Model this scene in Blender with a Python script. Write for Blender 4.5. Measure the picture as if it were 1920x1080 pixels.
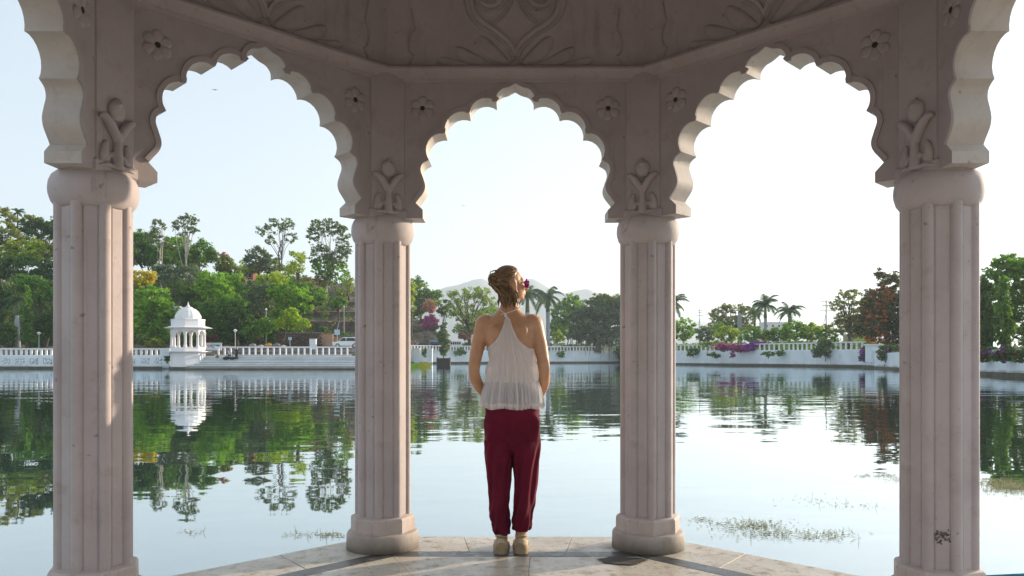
import bpy, bmesh, math, random
import numpy as np
from mathutils import Vector, Matrix
for o in list(bpy.data.objects): bpy.data.objects.remove(o)
R = math.radians
rng = np.random.default_rng(7)
random.seed(7)
scene = bpy.context.scene
COL = scene.collection
# ------------------------------------------------------------------ camera, sky, sun, exposure
FPX, HOR, CZ = 1455.0, 672.0, 1.5            # focal length and horizon row of the 1920 px wide photograph, eye height over the water
cam = bpy.data.cameras.new('camera'); camo = bpy.data.objects.new('camera', cam); COL.objects.link(camo)
camo.location = (0, 0, CZ); camo.rotation_euler = (R(90), 0, 0)
cam.sensor_width = 36; cam.lens = FPX / 1920 * 36
cam.shift_y = (HOR - 540) / 1920
cam.clip_start = 0.05; cam.clip_end = 20000
scene.camera = camo
SUN_AZ, SUN_EL = 60.0, 14.0                   # degrees right of the view axis, degrees above the horizon
world = bpy.data.worlds.new('World'); scene.world = world; world.use_nodes = True
wn = world.node_tree; wn.nodes.clear()
sky = wn.nodes.new('ShaderNodeTexSky'); sky.sky_type = 'NISHITA'; sky.sun_disc = False
sky.sun_elevation = R(SUN_EL); sky.sun_rotation = R(SUN_AZ)
sky.air_density = 1.0; sky.dust_density = 1.0; sky.ozone_density = 1.0; sky.altitude = 600
hs = wn.nodes.new('ShaderNodeHueSaturation'); hs.inputs['Saturation'].default_value = 0.70
bg = wn.nodes.new('ShaderNodeBackground'); bg.inputs['Strength'].default_value = 0.15
wo = wn.nodes.new('ShaderNodeOutputWorld')
gm = wn.nodes.new('ShaderNodeGamma'); gm.inputs[1].default_value = .40
wn.links.new(sky.outputs[0], gm.inputs[0]); wn.links.new(gm.outputs[0], hs.inputs['Color'])
wb = wn.nodes.new('ShaderNodeMix'); wb.data_type = 'RGBA'; wb.blend_type = 'MULTIPLY'; wb.inputs[0].default_value = 1; wb.inputs[7].default_value = (.93, .99, 1.03, 1)   # the photograph's cool white balance
wn.links.new(hs.outputs[0], wb.inputs[6]); wn.links.new(wb.outputs[2], bg.inputs[0]); wn.links.new(bg.outputs[0], wo.inputs[0])
sl = bpy.data.lights.new('sun', 'SUN'); sl.energy = 2.3; sl.angle = R(0.6); sl.color = (1.0, 0.83, 0.62)
so = bpy.data.objects.new('sun', sl); COL.objects.link(so)
sdir = Vector((math.sin(R(SUN_AZ)) * math.cos(R(SUN_EL)), math.cos(R(SUN_AZ)) * math.cos(R(SUN_EL)), math.sin(R(SUN_EL))))
so.rotation_euler = sdir.to_track_quat('Z', 'Y').to_euler(); so.location = (20, 10, 40)
vs = scene.view_settings
vs.view_transform = 'Standard'; vs.look = 'None'; vs.exposure = 2.0; vs.gamma = 1; vs.use_curve_mapping = False
scene.cycles.max_bounces = 8; scene.cycles.diffuse_bounces = 4; scene.cycles.transparent_max_bounces = 12
scene.cycles.volume_bounces = 1
scene.cycles.use_denoising = True

def P(px, py, Y):
    return Vector(((px - 960) / FPX * Y, Y, CZ + (HOR - py) / FPX * Y))
def XP(px, Y): return (px - 960) / FPX * Y
def ZP(py, Y): return CZ + (HOR - py) / FPX * Y

# ------------------------------------------------------------------ helpers
def link(o, parent=None):
    COL.objects.link(o)
    if parent is not None: o.parent = parent
    return o
def tag(o, label=None, cat=None, group=None, kind=None):
    if label: o['label'] = label
    if cat: o['category'] = cat
    if group: o['group'] = group
    if kind: o['kind'] = kind
    return o
def thing(name, label, cat, loc=(0, 0, 0), rz=0.0, group=None):
    o = bpy.data.objects.new(name, None); o.empty_display_size = .2
    link(o); o.location = loc; o.rotation_euler = (0, 0, rz)
    return tag(o, label, cat, group)
def copy_tree(o, parent=None):
    c = o.copy(); link(c, parent)
    for ch in list(o.children): copy_tree(ch, c)
    return c

class MB:
    """collects shapes; build() links them as one mesh object"""
    def __init__(s): s.v = []; s.f = []
    def add(s, vs_, fs):
        b = len(s.v); s.v.extend([tuple(p) for p in vs_]); s.f.extend([tuple(i + b for i in f) for f in fs]); return s
    def box(s, x0, x1, y0, y1, z0, z1):
        return s.add([(x0,y0,z0),(x1,y0,z0),(x1,y1,z0),(x0,y1,z0),(x0,y0,z1),(x1,y0,z1),(x1,y1,z1),(x0,y1,z1)],
                     [(0,3,2,1),(4,5,6,7),(0,1,5,4),(1,2,6,5),(2,3,7,6),(3,0,4,7)])
    def loft(s, rings, cap=True, closed=True):
        n = len(rings[0]); b = len(s.v)
        for r in rings: s.v.extend([tuple(p) for p in r])
        m = n if closed else n - 1
        for i in range(len(rings) - 1):
            for j in range(m):
                a = b + i*n + j; c = b + i*n + (j+1) % n
                s.f.append((a, c, c + n, a + n))
        if cap:
            s.f.append(tuple(b + j for j in range(n))[::-1]); s.f.append(tuple(b + (len(rings)-1)*n + j for j in range(n)))
        return s
    def lathe(s, prof, n=32, c=(0,0), cap=True, rot=0.0):
        return s.loft([[(c[0]+r*math.cos(2*math.pi*j/n+rot), c[1]+r*math.sin(2*math.pi*j/n+rot), z) for j in range(n)] for r, z in prof], cap)
    def tube(s, pts, rad, n=6, flat=1.0, cap=True, up=None):
        pts = [Vector(p) for p in pts]; rings = []
        if not hasattr(rad, '__len__'): rad = [rad]*len(pts)
        ref = Vector(up) if up else None; prev = None
        for i, p in enumerate(pts):
            d = (pts[min(i+1, len(pts)-1)] - pts[max(i-1, 0)])
            if d.length < 1e-9: d = Vector((0,0,1))
            d.normalize()
            if ref is not None: a = d.cross(ref)
            elif prev is not None: a = d.cross(prev.cross(d))*-1; a = prev - d*prev.dot(d)
            else: a = d.cross(Vector((0,0,1)) if abs(d.z) < .9 else Vector((1,0,0)))
            if a.length < 1e-6: a = d.orthogonal()
            a.normalize(); prev = a; b = d.cross(a)
            rings.append([p + a*math.cos(2*math.pi*j/n)*rad[i] + b*math.sin(2*math.pi*j/n)*rad[i]*flat for j in range(n)])
        return s.loft(rings, cap)
    def prism(s, poly, y0, y1):
        """poly in (x,z), extruded along y"""
        n = len(poly); b = len(s.v)
        s.v.extend([(x, y0, z) for x, z in poly]); s.v.extend([(x, y1, z) for x, z in poly])
        s.f.append(tuple(range(b, b+n))); s.f.append(tuple(range(b+n, b+2*n))[::-1])
        for j in range(n):
            k = (j+1) % n; s.f.append((b+j, b+n+j, b+n+k, b+k))
        return s
    def ell(s, c, ax, ay, az, nu=16, nv=10):
        c = Vector(c); ax = Vector(ax); ay = Vector(ay); az = Vector(az); rings = []
        for i in range(1, nv):
            t = math.pi*i/nv
            rings.append([c + ax*math.cos(2*math.pi*j/nu)*math.sin(t) + ay*math.sin(2*math.pi*j/nu)*math.sin(t) - az*math.cos(t) for j in range(nu)])
        b = len(s.v); s.loft(rings, cap=False)
        lo = len(s.v); s.v.append(tuple(c-az)); hi = len(s.v); s.v.append(tuple(c+az))
        for j in range(nu):
            s.f.append((lo, b+(j+1) % nu, b+j)); s.f.append((hi, b+(nv-2)*nu+j, b+(nv-2)*nu+(j+1) % nu))
        return s
    def mesh(s, name, smooth=False):
        me = bpy.data.meshes.new(name); me.from_pydata(s.v, [], s.f); me.update()
        bm = bmesh.new(); bm.from_mesh(me); bmesh.ops.recalc_face_normals(bm, faces=bm.faces); bm.to_mesh(me); bm.free()
        if smooth:
            me.polygons.foreach_set('use_smooth', [True]*len(me.polygons))
            if smooth is not True: me.set_sharp_from_angle(angle=R(smooth))
        return me
    def build(s, name, mat, parent=None, smooth=False, bevel=0, loc=None):
        me = s.mesh(name, smooth)
        return mk(name, me, mat, parent, bevel, loc)
def mk(name, me, mat, parent=None, bevel=0, loc=None):
    if mat is not None and not len(me.materials): me.materials.append(mat)
    o = bpy.data.objects.new(name, me); link(o, parent)
    if loc is not None: o.location = loc
    if bevel:
        m = o.modifiers.new('bevel', 'BEVEL'); m.width = bevel; m.segments = 2; m.limit_method = 'ANGLE'; m.angle_limit = R(35)
    return o
def quads_mesh(name, V, mat):
    n = V.shape[0]; me = bpy.data.meshes.new(name)
    me.vertices.add(n*4); me.vertices.foreach_set('co', V.reshape(-1).astype(np.float32))
    me.loops.add(n*4); me.loops.foreach_set('vertex_index', np.arange(n*4, dtype=np.int32))
    me.polygons.add(n); me.polygons.foreach_set('loop_start', np.arange(0, n*4, 4, dtype=np.int32))
    me.update(calc_edges=True); me.materials.append(mat)
    return me
def catmull(pts, k=6):
    pts = [np.array(p, float) for p in pts]; out = []
    for i in range(len(pts)-1):
        p0 = pts[max(i-1, 0)]; p1 = pts[i]; p2 = pts[i+1]; p3 = pts[min(i+2, len(pts)-1)]
        for t in np.linspace(0, 1, k, endpoint=False):
            out.append(.5*((2*p1)+(-p0+p2)*t+(2*p0-5*p1+4*p2-p3)*t*t+(-p0+3*p1-3*p2+p3)*t**3))
    out.append(pts[-1]); return out
def remesh(mb, voxel, name, smooth_it=6, fac=.5):
    me = mb.mesh(name); o = bpy.data.objects.new(name, me); COL.objects.link(o)
    m = o.modifiers.new('r', 'REMESH'); m.mode = 'VOXEL'; m.voxel_size = voxel; m.use_smooth_shade = True
    if smooth_it:
        m2 = o.modifiers.new('s', 'SMOOTH'); m2.iterations = smooth_it; m2.factor = fac
    dg = bpy.context.evaluated_depsgraph_get(); dg.update()
    out = bpy.data.meshes.new_from_object(o.evaluated_get(dg)); out.name = name
    bpy.data.objects.remove(o); return out

# ------------------------------------------------------------------ materials
def nodes(name):
    m = bpy.data.materials.new(name); m.use_nodes = True
    nt = m.node_tree; b = nt.nodes['Principled BSDF']; return m, nt, b
def noise(nt, scale, detail=4, rough=.6, vec=None, dist=0.0):
    n = nt.nodes.new('ShaderNodeTexNoise'); n.inputs['Scale'].default_value = scale
    n.inputs['Detail'].default_value = detail; n.inputs['Roughness'].default_value = rough; n.inputs['Distortion'].default_value = dist
    if vec is not None: nt.links.new(vec, n.inputs['Vector'])
    return n
def ramp(nt, fac, stops):
    r = nt.nodes.new('ShaderNodeValToRGB'); e = r.color_ramp.elements
    while len(e) < len(stops): e.new(.5)
    for el, (p, c) in zip(e, stops):
        el.position = p; el.color = (c[0], c[1], c[2], 1) if hasattr(c, '__len__') else (c, c, c, 1)
    nt.links.new(fac, r.inputs[0]); return r
def mixc(nt, fac, a, b, mode='MIX'):
    m = nt.nodes.new('ShaderNodeMix'); m.data_type = 'RGBA'; m.blend_type = mode
    for s_, v in ((m.inputs[0], fac), (m.inputs[6], a), (m.inputs[7], b)):
        if hasattr(v, 'is_linked') or hasattr(v, 'links'): nt.links.new(v, s_)
        elif hasattr(v, '__len__'): s_.default_value = (*v[:3], 1)
        else: s_.default_value = v
    return m.outputs[2]
def coords(nt, scale=(1,1,1), kind='Object'):
    t = nt.nodes.new('ShaderNodeTexCoord'); mp = nt.nodes.new('ShaderNodeMapping'); mp.inputs['Scale'].default_value = scale
    nt.links.new(t.outputs[kind], mp.inputs['Vector']); return mp.outputs[0]
def bump(nt, b, h, strength=.3, dist=.01):
    n = nt.nodes.new('ShaderNodeBump'); n.inputs['Strength'].default_value = strength; n.inputs['Distance'].default_value = dist
    nt.links.new(h, n.inputs['Height']); nt.links.new(n.outputs[0], b.inputs['Normal']); return n
def plain(name, c, rough=.7, var=.25, scale=3.0, bmp=0.0, metal=0.0, c2=None):
    m, nt, b = nodes(name); v = coords(nt); n = noise(nt, scale, 5, .65, v)
    d = tuple(x*(1-var) for x in c) if c2 is None else c2
    r = ramp(nt, n.outputs[0], [(.3, d), (.7, c)]); nt.links.new(r.outputs[0], b.inputs['Base Color'])
    b.inputs['Roughness'].default_value = rough; b.inputs['Metallic'].default_value = metal
    if bmp: bump(nt, b, n.outputs[0], bmp, .02)
    return m
def plaster_mat(name, c, dark, streak=.5, grime=None, sc=1.0):
    m, nt, b = nodes(name)
    v = coords(nt, (sc, sc, sc)); n1 = noise(nt, 2.2, 6, .7, v); n2 = noise(nt, 60, 3, .6, v)
    vs_ = coords(nt, (14*sc, 14*sc, .8*sc)); n3 = noise(nt, 1.0, 4, .7, vs_)
    base = ramp(nt, n1.outputs[0], [(.28, dark), (.62, c)])
    st = ramp(nt, n3.outputs[0], [(.60, 0.0), (.78, 1.0)])
    f = nt.nodes.new('ShaderNodeMath'); f.operation = 'MULTIPLY'; nt.links.new(st.outputs[0], f.inputs[0]); f.inputs[1].default_value = streak
    col = mixc(nt, f.outputs[0], base.outputs[0], tuple(x*.45 for x in dark))
    n4 = noise(nt, 23, 2, .5, v); sp = ramp(nt, n4.outputs[0], [(.71, 0.0), (.77, 1.0)])
    f2 = nt.nodes.new('ShaderNodeMath'); f2.operation = 'MULTIPLY'; nt.links.new(sp.outputs[0], f2.inputs[0]); f2.inputs[1].default_value = .55
    col = mixc(nt, f2.outputs[0], col, (.12, .10, .09))
    n5 = noise(nt, 8, 6, .7, v, .1); wp_ = ramp(nt, n5.outputs[0], [(.56, 0.0), (.68, 1.0)])
    f5 = nt.nodes.new('ShaderNodeMath'); f5.operation = 'MULTIPLY'; nt.links.new(wp_.outputs[0], f5.inputs[0]); f5.inputs[1].default_value = .38
    col = mixc(nt, f5.outputs[0], col, (dark[0]*.80, dark[1]*.72, dark[2]*.62))
    if grime:                                                     # splashed dirt low on the wall, ragged by noise
        z = coords(nt); sx = nt.nodes.new('ShaderNodeSeparateXYZ'); nt.links.new(z, sx.inputs[0])
        a = nt.nodes.new('ShaderNodeMath'); a.operation = 'MULTIPLY_ADD'; nt.links.new(n1.outputs[0], a.inputs[0]); a.inputs[1].default_value = grime[1]
        nt.links.new(sx.outputs[2], a.inputs[2])
        g = ramp(nt, a.outputs[0], [(grime[0], 1.0), (grime[0]+grime[2], 0.0)])
        col = mixc(nt, g.outputs[0], col, (.10, .085, .06))
    nt.links.new(col, b.inputs['Base Color']); b.inputs['Roughness'].default_value = .72
    h = nt.nodes.new('ShaderNodeMath'); h.operation = 'MULTIPLY_ADD'; nt.links.new(n2.outputs[0], h.inputs[0]); h.inputs[1].default_value = .22; nt.links.new(n1.outputs[0], h.inputs[2])
    bump(nt, b, h.outputs[0], .35, .012)
    return m
M = {}
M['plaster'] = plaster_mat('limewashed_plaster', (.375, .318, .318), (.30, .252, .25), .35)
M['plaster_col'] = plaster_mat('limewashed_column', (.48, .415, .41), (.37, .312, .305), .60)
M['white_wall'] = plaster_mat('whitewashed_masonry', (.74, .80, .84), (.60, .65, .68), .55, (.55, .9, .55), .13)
M['plaster_pale'] = plaster_mat('pale_plaster', (.58, .53, .49), (.47, .42, .38), .35)
M['white_trim'] = plain('white_painted_trim', (.80, .80, .80), .7, .12, 2.0)
M['chhatri'] = plaster_mat('white_kiosk_plaster', (.82, .80, .80), (.72, .69, .69), .35, None, .15)
M['algae'] = plain('algae_stained_footing', (.13, .115, .075), .85, .5, 1.5)
M['hole_shade'] = plain('painted_hole_shade', (.035, .03, .028), .9)  # near-black plug, painted as the shade inside the flower's eye

def marble(name, a, b2, stain, amount, sc=1.0):
    m, nt, b = nodes(name); v = coords(nt, kind='Object')
    g = nt.nodes.new('ShaderNodeNewGeometry'); v = g.outputs['Position']
    n1 = noise(nt, 2.0*sc, 7, .75, v, .15); n2 = noise(nt, 11*sc, 7, .78, v, .25); n3 = noise(nt, 34*sc, 3, .6, v)
    c = ramp(nt, n1.outputs[0], [(.32, b2), (.66, a)])
    s1 = ramp(nt, n2.outputs[0], [(.52, 0.0), (.66, 1.0)])
    f = nt.nodes.new('ShaderNodeMath'); f.operation = 'MULTIPLY'; nt.links.new(s1.outputs[0], f.inputs[0]); f.inputs[1].default_value = amount
    col = mixc(nt, f.outputs[0], c.outputs[0], stain)
    s2 = ramp(nt, n3.outputs[0], [(.66, 0.0), (.74, 1.0)])
    f2 = nt.nodes.new('ShaderNodeMath'); f2.operation = 'MULTIPLY'; nt.links.new(s2.outputs[0], f2.inputs[0]); f2.inputs[1].default_value = amount*.8
    col = mixc(nt, f2.outputs[0], col, tuple(x*.5 for x in stain))
    nt.links.new(col, b.inputs['Base Color'])
    rr = ramp(nt, n2.outputs[0], [(.35, .22), (.7, .6)]); nt.links.new(rr.outputs[0], b.inputs['Roughness'])
    bump(nt, b, n3.outputs[0], .12, .004)
    return m
M['marble'] = marble('weathered_white_marble', (.64, .58, .49), (.42, .34, .25), (.17, .125, .08), .8)
M['slate'] = marble('dark_inlay_stone', (.075, .075, .08), (.05, .05, .052), (.22, .19, .15), .5, 1.4)
M['wet'] = plain('oily_dark_stain', (.085, .07, .055), .75, .55, 14)

def leaf_mat(name, c1, c2, trans=.35, nscale=.25):
    m, nt, b = nodes(name)
    g = nt.nodes.new('ShaderNodeNewGeometry'); v = coords(nt); n = noise(nt, nscale, 3, .6, v)
    a = nt.nodes.new('ShaderNodeMath'); a.operation = 'MULTIPLY_ADD'; nt.links.new(g.outputs['Random Per Island'], a.inputs[0]); a.inputs[1].default_value = .55
    a2 = nt.nodes.new('ShaderNodeMath'); a2.operation = 'MULTIPLY_ADD'; nt.links.new(n.outputs[0], a2.inputs[0]); a2.inputs[1].default_value = 1.3; a2.inputs[2].default_value = -.42
    nt.links.new(a2.outputs[0], a.inputs[2])
    r = ramp(nt, a.outputs[0], [(.12, c1), (.85, c2)])
    nt.links.new(r.outputs[0], b.inputs['Base Color']); b.inputs['Roughness'].default_value = .55
    b.inputs['Specular IOR Level'].default_value = .3
    t = nt.nodes.new('ShaderNodeBsdfTranslucent')
    tc = mixc(nt, .5, r.outputs[0], (c2[0]*1.5, c2[1]*1.4, c2[2]*.7)); nt.links.new(tc, t.inputs['Color'])
    mx = nt.nodes.new('ShaderNodeMixShader'); mx.inputs[0].default_value = trans
    nt.links.new(b.outputs[0], mx.inputs[1]); nt.links.new(t.outputs[0], mx.inputs[2])
    nt.links.new(mx.outputs[0], nt.nodes['Material Output'].inputs['Surface'])
    return m
LM = {
 'mid':   leaf_mat('mid_green_leaves', (0.048, 0.113, 0.015), (0.159, 0.333, 0.033)),
 'bright':leaf_mat('bright_green_leaves', (0.087, 0.204, 0.017), (0.303, 0.544, 0.038)),
 'lime':  leaf_mat('yellow_green_leaves', (0.159, 0.258, 0.015), (0.478, 0.605, 0.038)),
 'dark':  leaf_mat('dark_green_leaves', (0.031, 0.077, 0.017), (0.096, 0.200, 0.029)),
 'grey':  leaf_mat('grey_green_leaves', (0.068, 0.108, 0.061), (0.176, 0.243, 0.121)),
 'olive': leaf_mat('olive_leaves', (0.100, 0.130, 0.022), (0.293, 0.331, 0.048)),
 'euc':   leaf_mat('gum_leaves', (.060, .105, .035), (.19, .26, .07)),
 'pale':  leaf_mat('pale_green_leaves', (0.143, 0.227, 0.038), (0.382, 0.500, 0.075)),
 'yellow':leaf_mat('yellow_blossom', (.42, .33, .01), (.72, .60, .02)),
 'magenta':leaf_mat('magenta_blossom', (.30, .02, .18), (.62, .05, .42)),
 'purple':leaf_mat('purple_blossom', (.16, .03, .26), (.38, .09, .56)),
 'pink':  leaf_mat('pink_blossom', (.30, .16, .12), (.60, .26, .24)),
 'orange':leaf_mat('orange_blossom', (.36, .10, .02), (.70, .24, .06)),
 'maroon':leaf_mat('maroon_leaves', (.09, .012, .018), (.20, .03, .035)),
 'rust':  leaf_mat('rust_green_leaves', (0.045, 0.060, 0.018), (0.165, 0.150, 0.042)),
 'palm':  leaf_mat('palm_fronds', (0.039, 0.085, 0.039), (0.117, 0.195, 0.078)),
}
M['bark'] = plain('brown_bark', (.13, .10, .07), .9, .5, 2.0, .4)
M['bark_pale'] = plain('pale_gum_bark', (.50, .45, .38), .8, .35, 1.2)
M['bark_grey'] = plain('grey_palm_trunk', (.36, .38, .40), .8, .25, 1.2)
# ------------------------------------------------------------------ water, ground, hills
def water_mat():
    m, nt, b = nodes('lake_water')
    b.inputs['Base Color'].default_value = (.020, .038, .034, 1); b.inputs['Roughness'].default_value = .015
    b.inputs['IOR'].default_value = 1.33; b.inputs['Specular IOR Level'].default_value = .2
    g = nt.nodes.new('ShaderNodeNewGeometry')
    mp = nt.nodes.new('ShaderNodeMapping'); mp.inputs['Scale'].default_value = (.7, 1.0, 1); mp.inputs['Rotation'].default_value = (0, 0, R(12)); nt.links.new(g.outputs['Position'], mp.inputs['Vector'])
    n1 = noise(nt, 1.1, 2, .45, mp.outputs[0], .3)
    mp2 = nt.nodes.new('ShaderNodeMapping'); mp2.inputs['Scale'].default_value = (.35, 1.0, 1); mp2.inputs['Rotation'].default_value = (0, 0, R(-7)); nt.links.new(g.outputs['Position'], mp2.inputs['Vector'])
    n2 = noise(nt, .42, 2, .5, mp2.outputs[0], .2)
    n3 = noise(nt, .035, 2, .5, mp2.outputs[0])                       # patches of breeze and calm
    amp = ramp(nt, n3.outputs[0], [(.38, .15), (.62, 1.0)])
    a = nt.nodes.new('ShaderNodeMath'); a.operation = 'MULTIPLY_ADD'; nt.links.new(n2.outputs[0], a.inputs[0]); a.inputs[1].default_value = 2.2; nt.links.new(n1.outputs[0], a.inputs[2])
    c = nt.nodes.new('ShaderNodeMath'); c.operation = 'MULTIPLY'; nt.links.new(a.outputs[0], c.inputs[0]); nt.links.new(amp.outputs[0], c.inputs[1])
    bm_ = bump(nt, b, c.outputs[0], .55, .026)
    gl = nt.nodes.new('ShaderNodeBsdfGlossy'); gl.inputs['Color'].default_value = (.92, .98, 1.0, 1); gl.inputs['Roughness'].default_value = .015; nt.links.new(bm_.outputs[0], gl.inputs['Normal'])
    fr = nt.nodes.new('ShaderNodeFresnel'); fr.inputs[0].default_value = 1.33; nt.links.new(bm_.outputs[0], fr.inputs['Normal'])
    pw = nt.nodes.new('ShaderNodeMath'); pw.operation = 'POWER'; nt.links.new(fr.outputs[0], pw.inputs[0]); pw.inputs[1].default_value = .38
    mx = nt.nodes.new('ShaderNodeMixShader'); nt.links.new(pw.outputs[0], mx.inputs[0]); nt.links.new(b.outputs[0], mx.inputs[1]); nt.links.new(gl.outputs[0], mx.inputs[2])
    nt.links.new(mx.outputs[0], nt.nodes['Material Output'].inputs['Surface'])
    return m
M['water'] = water_mat()
w = MB().add([(-9000, -3000, 0), (9000, -3000, 0), (9000, 9000, 0), (-9000, 9000, 0)], [(0, 1, 2, 3)]).build('lake_water', M['water']); tag(w, kind='structure')
M['bed'] = plain('lake_bed_mud', (.09, .085, .06), .95, .3, .05)
w = MB().add([(-9000, -3000, -1.6), (9000, -3000, -1.6), (9000, 9000, -1.6), (-9000, 9000, -1.6)], [(0, 1, 2, 3)]).build('lake_bed', M['bed']); tag(w, kind='structure')

SHORE = [(-700,116,1.85),(-60,112,1.85),(690,112,1.85),(700,150,2.2),(735,205,3.5),(764,214,3.7),(900,228,3.7),(1165,257,3.95),(1200,226,3.6),(1265,182,3.25),(1475,148,3.0),(1620,128,2.9),(1640,118,2.7),(1690,100,2.5),(1920,62,2.3),(2100,48,2.2),(2500,34,2.2)]
SPX = [a[0] for a in SHORE]
def shore(px): return float(np.interp(px, SPX, [a[1] for a in SHORE])), float(np.interp(px, SPX, [a[2] for a in SHORE]))
OFF_L = ([0, 8, 22, 30, 50, 80, 120, 200, 400, 1200], [0, 1.3, 1.5, 3.2, 9, 17, 23, 27, 22, 3])
OFF_B = ([0, 10, 16, 26, 40, 80, 200, 400, 1200], [0, .3, 2.5, 6, 7, 9, 12, 10, 2])
OFF_F = ([0, 20, 60, 200, 400, 1200], [0, .2, .4, .8, 1, 1])
def ground(px, Y):
    ys, zt = shore(px); o = Y - ys
    l = np.interp(o, *OFF_L); b = np.interp(o, *OFF_B); f = np.interp(o, *OFF_F)
    wl = float(np.clip((720 - px)/60, 0, 1)); wb = float(np.clip((845 - px)/50, 0, 1))*(1-wl)
    return zt + l*wl + b*wb + f*(1-wl-wb)
offs = [0.35, 2, 4, 6, 8, 11, 14, 18, 22, 26, 30, 36, 43, 50, 60, 70, 80, 95, 110, 130, 160, 200, 260, 330, 400, 600, 900, 1400]
pxs = list(range(-700, 2501, 12)); mb = MB(); rings = []
for o in offs:
    row = []
    for px in pxs:
        ys, _ = shore(px); Y = ys + o; z = ground(px, Y) + (rng.normal()*min(.02*o, .35) if o > 9 else 0)
        row.append((XP(px, Y), Y, z))
    rings.append(row)
rings.insert(0, [(XP(px, shore(px)[0]+.35), shore(px)[0]+.35, -1.6) for px in pxs])
mb.loft(rings, cap=False, closed=False)
def earth_mat():
    m, nt, b = nodes('dry_earth_and_scrub'); g = nt.nodes.new('ShaderNodeNewGeometry')
    n1 = noise(nt, .12, 6, .7, g.outputs['Position']); n2 = noise(nt, 1.3, 5, .7, g.outputs['Position'])
    c = ramp(nt, n1.outputs[0], [(.38, (.055, .065, .028)), (.52, (.15, .115, .075)), (.7, (.23, .175, .12))])
    d = ramp(nt, n2.outputs[0], [(.35, .55), (.65, 1.1)])
    nt.links.new(mixc(nt, 1.0, c.outputs[0], d.outputs[0], 'MULTIPLY'), b.inputs['Base Color']); b.inputs['Roughness'].default_value = .95
    bump(nt, b, n2.outputs[0], .6, .15); return m
M['earth'] = earth_mat()
t = mb.build('hillside_ground', M['earth'], smooth=True); tag(t, kind='structure')

def hill_ridge(name, Y, prof, depth, mat):
    xs = np.linspace(prof[0][0], prof[-1][0], 160); mb = MB(); rows = []
    hz = np.interp(xs, [p[0] for p in prof], [p[1] for p in prof])
    jag = np.cumsum(rng.normal(size=160))*.35; jag -= np.linspace(jag[0], jag[-1], 160)
    for k, (dy, f) in enumerate([(-depth, 0), (-depth*.6, .3), (-depth*.3, .66), (-depth*.12, .9), (0, 1), (depth*.3, .7), (depth, 0)]):
        row = []
        for i, px in enumerate(xs):
            top = max(ZP(hz[i] + (jag[i] if f > .2 else 0), Y), 1)
            ww = 1 + .10*math.sin(i*.9+k*2.1) + .07*math.sin(i*.37+k)
            row.append((XP(px, Y), Y + dy*ww, max(top*min(f*(1 + (.06*math.sin(i*.7+k*1.3) if f < 1 else 0)), 1), .2 if f else -2)))
        rows.append(row)
    mb.loft(rows, cap=False, closed=False)
    o = mb.build(name, mat, smooth=True); tag(o, kind='structure'); return o
M['hill'] = plain('scrubby_hill', (.10, .115, .06), .95, .45, .01)
hill_ridge('near_hill', 3900, [(500, 660), (640, 610), (760, 572), (805, 552), (835, 538), (862, 532), (885, 524), (903, 520), (925, 533), (955, 545), (975, 530), (994, 521), (1012, 528), (1040, 547), (1062, 551), (1085, 545), (1100, 542), (1118, 549), (1140, 560), (1170, 572), (1230, 600), (1330, 640), (1420, 668)], 600, M['hill'])
hill_ridge('far_hill', 5200, [(900, 668), (1040, 590), (1130, 575), (1200, 590), (1270, 597), (1310, 601), (1360, 610), (1420, 606), (1470, 604), (1530, 612), (1640, 622), (1800, 640), (1960, 668)], 700, M['hill'])

# ------------------------------------------------------------------ the marble pavilion the camera looks out of
F = CZ - 1.138
OC = (0.02, 2.76)
AP = 1.937; T8 = math.tan(R(22.5)); RV = AP/math.cos(R(22.5))
pav = thing('lakeside_pavilion', 'octagonal plastered pavilion with scalloped arches framing the view of the lake', 'pavilion', (OC[0], OC[1], F))
YI, YO = AP-.08, AP+.08
def arc(p, q, sag, n=9):
    """arc from p to q bulging to the left of p->q"""
    p = np.array(p); q = np.array(q); d = q-p; L = np.linalg.norm(d); nrm = np.array([-d[1], d[0]])/L*(1 if sag > 0 else -1); sag = abs(sag)
    r = (L*L/4+sag*sag)/(2*sag); c = (p+q)/2 + nrm*(sag-r)
    a0 = math.atan2(*(p-c)[::-1]); a1 = math.atan2(*(q-c)[::-1])
    while a1 - a0 > math.pi: a1 -= 2*math.pi
    while a1 - a0 < -math.pi: a1 += 2*math.pi
    return c, r, a0, a1, [tuple(c + r*np.array([math.cos(a), math.sin(a)])) for a in np.linspace(a0, a1, n)]
c1, c2, c3, c4, apex = (.514, 2.319), (.417, 2.478), (.273, 2.597), (.112, 2.664), (0, 2.771)
scurve = catmull([(.592, 2.062), (.575, 2.085), (.545, 2.125), (.536, 2.165), (.550, 2.215), (.563, 2.258), (.552, 2.295), (.514, 2.319)], 4)
# right half going up: lobes bulge away from the opening (to the right when rising leftwards)
lobes = [arc(a, b, -s) for a, b, s in ((c1, c2, .060), (c2, c3, .056), (c3, c4, .052))]
top = catmull([(.112, 2.664), (.110, 2.705), (.082, 2.738), (.040, 2.752), (0, 2.774)], 4)
half = [(.551, 1.972), (.551, 2.022)] + [tuple(p) for p in scurve[:-1]]
for l in lobes: half += l[4][:-1]
half += [tuple(p) for p in top]
half = [(float(a), float(b)) for a, b in half]
ZT = 2.86
hs_ = AP*T8 - .012
poly = [(hs_, 1.972)] ; poly = [(-hs_, 1.972)] + [(-a, b) for a, b in half] + [(a, b) for a, b in half[::-1][1:]] + [(hs_, 1.972), (hs_, ZT), (-hs_, ZT)]
arch_me = MB().prism(poly, YI, YO).mesh('arch_panel', smooth=28); arch_me.materials.append(M['plaster']); arch_me.materials.append(M['plaster_pale'])
for p_ in arch_me.polygons:                                      # soffit and outer face take a paler plaster than the inner face
    p_.material_index = 0 if p_.normal.y < -.5 else 1
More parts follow.
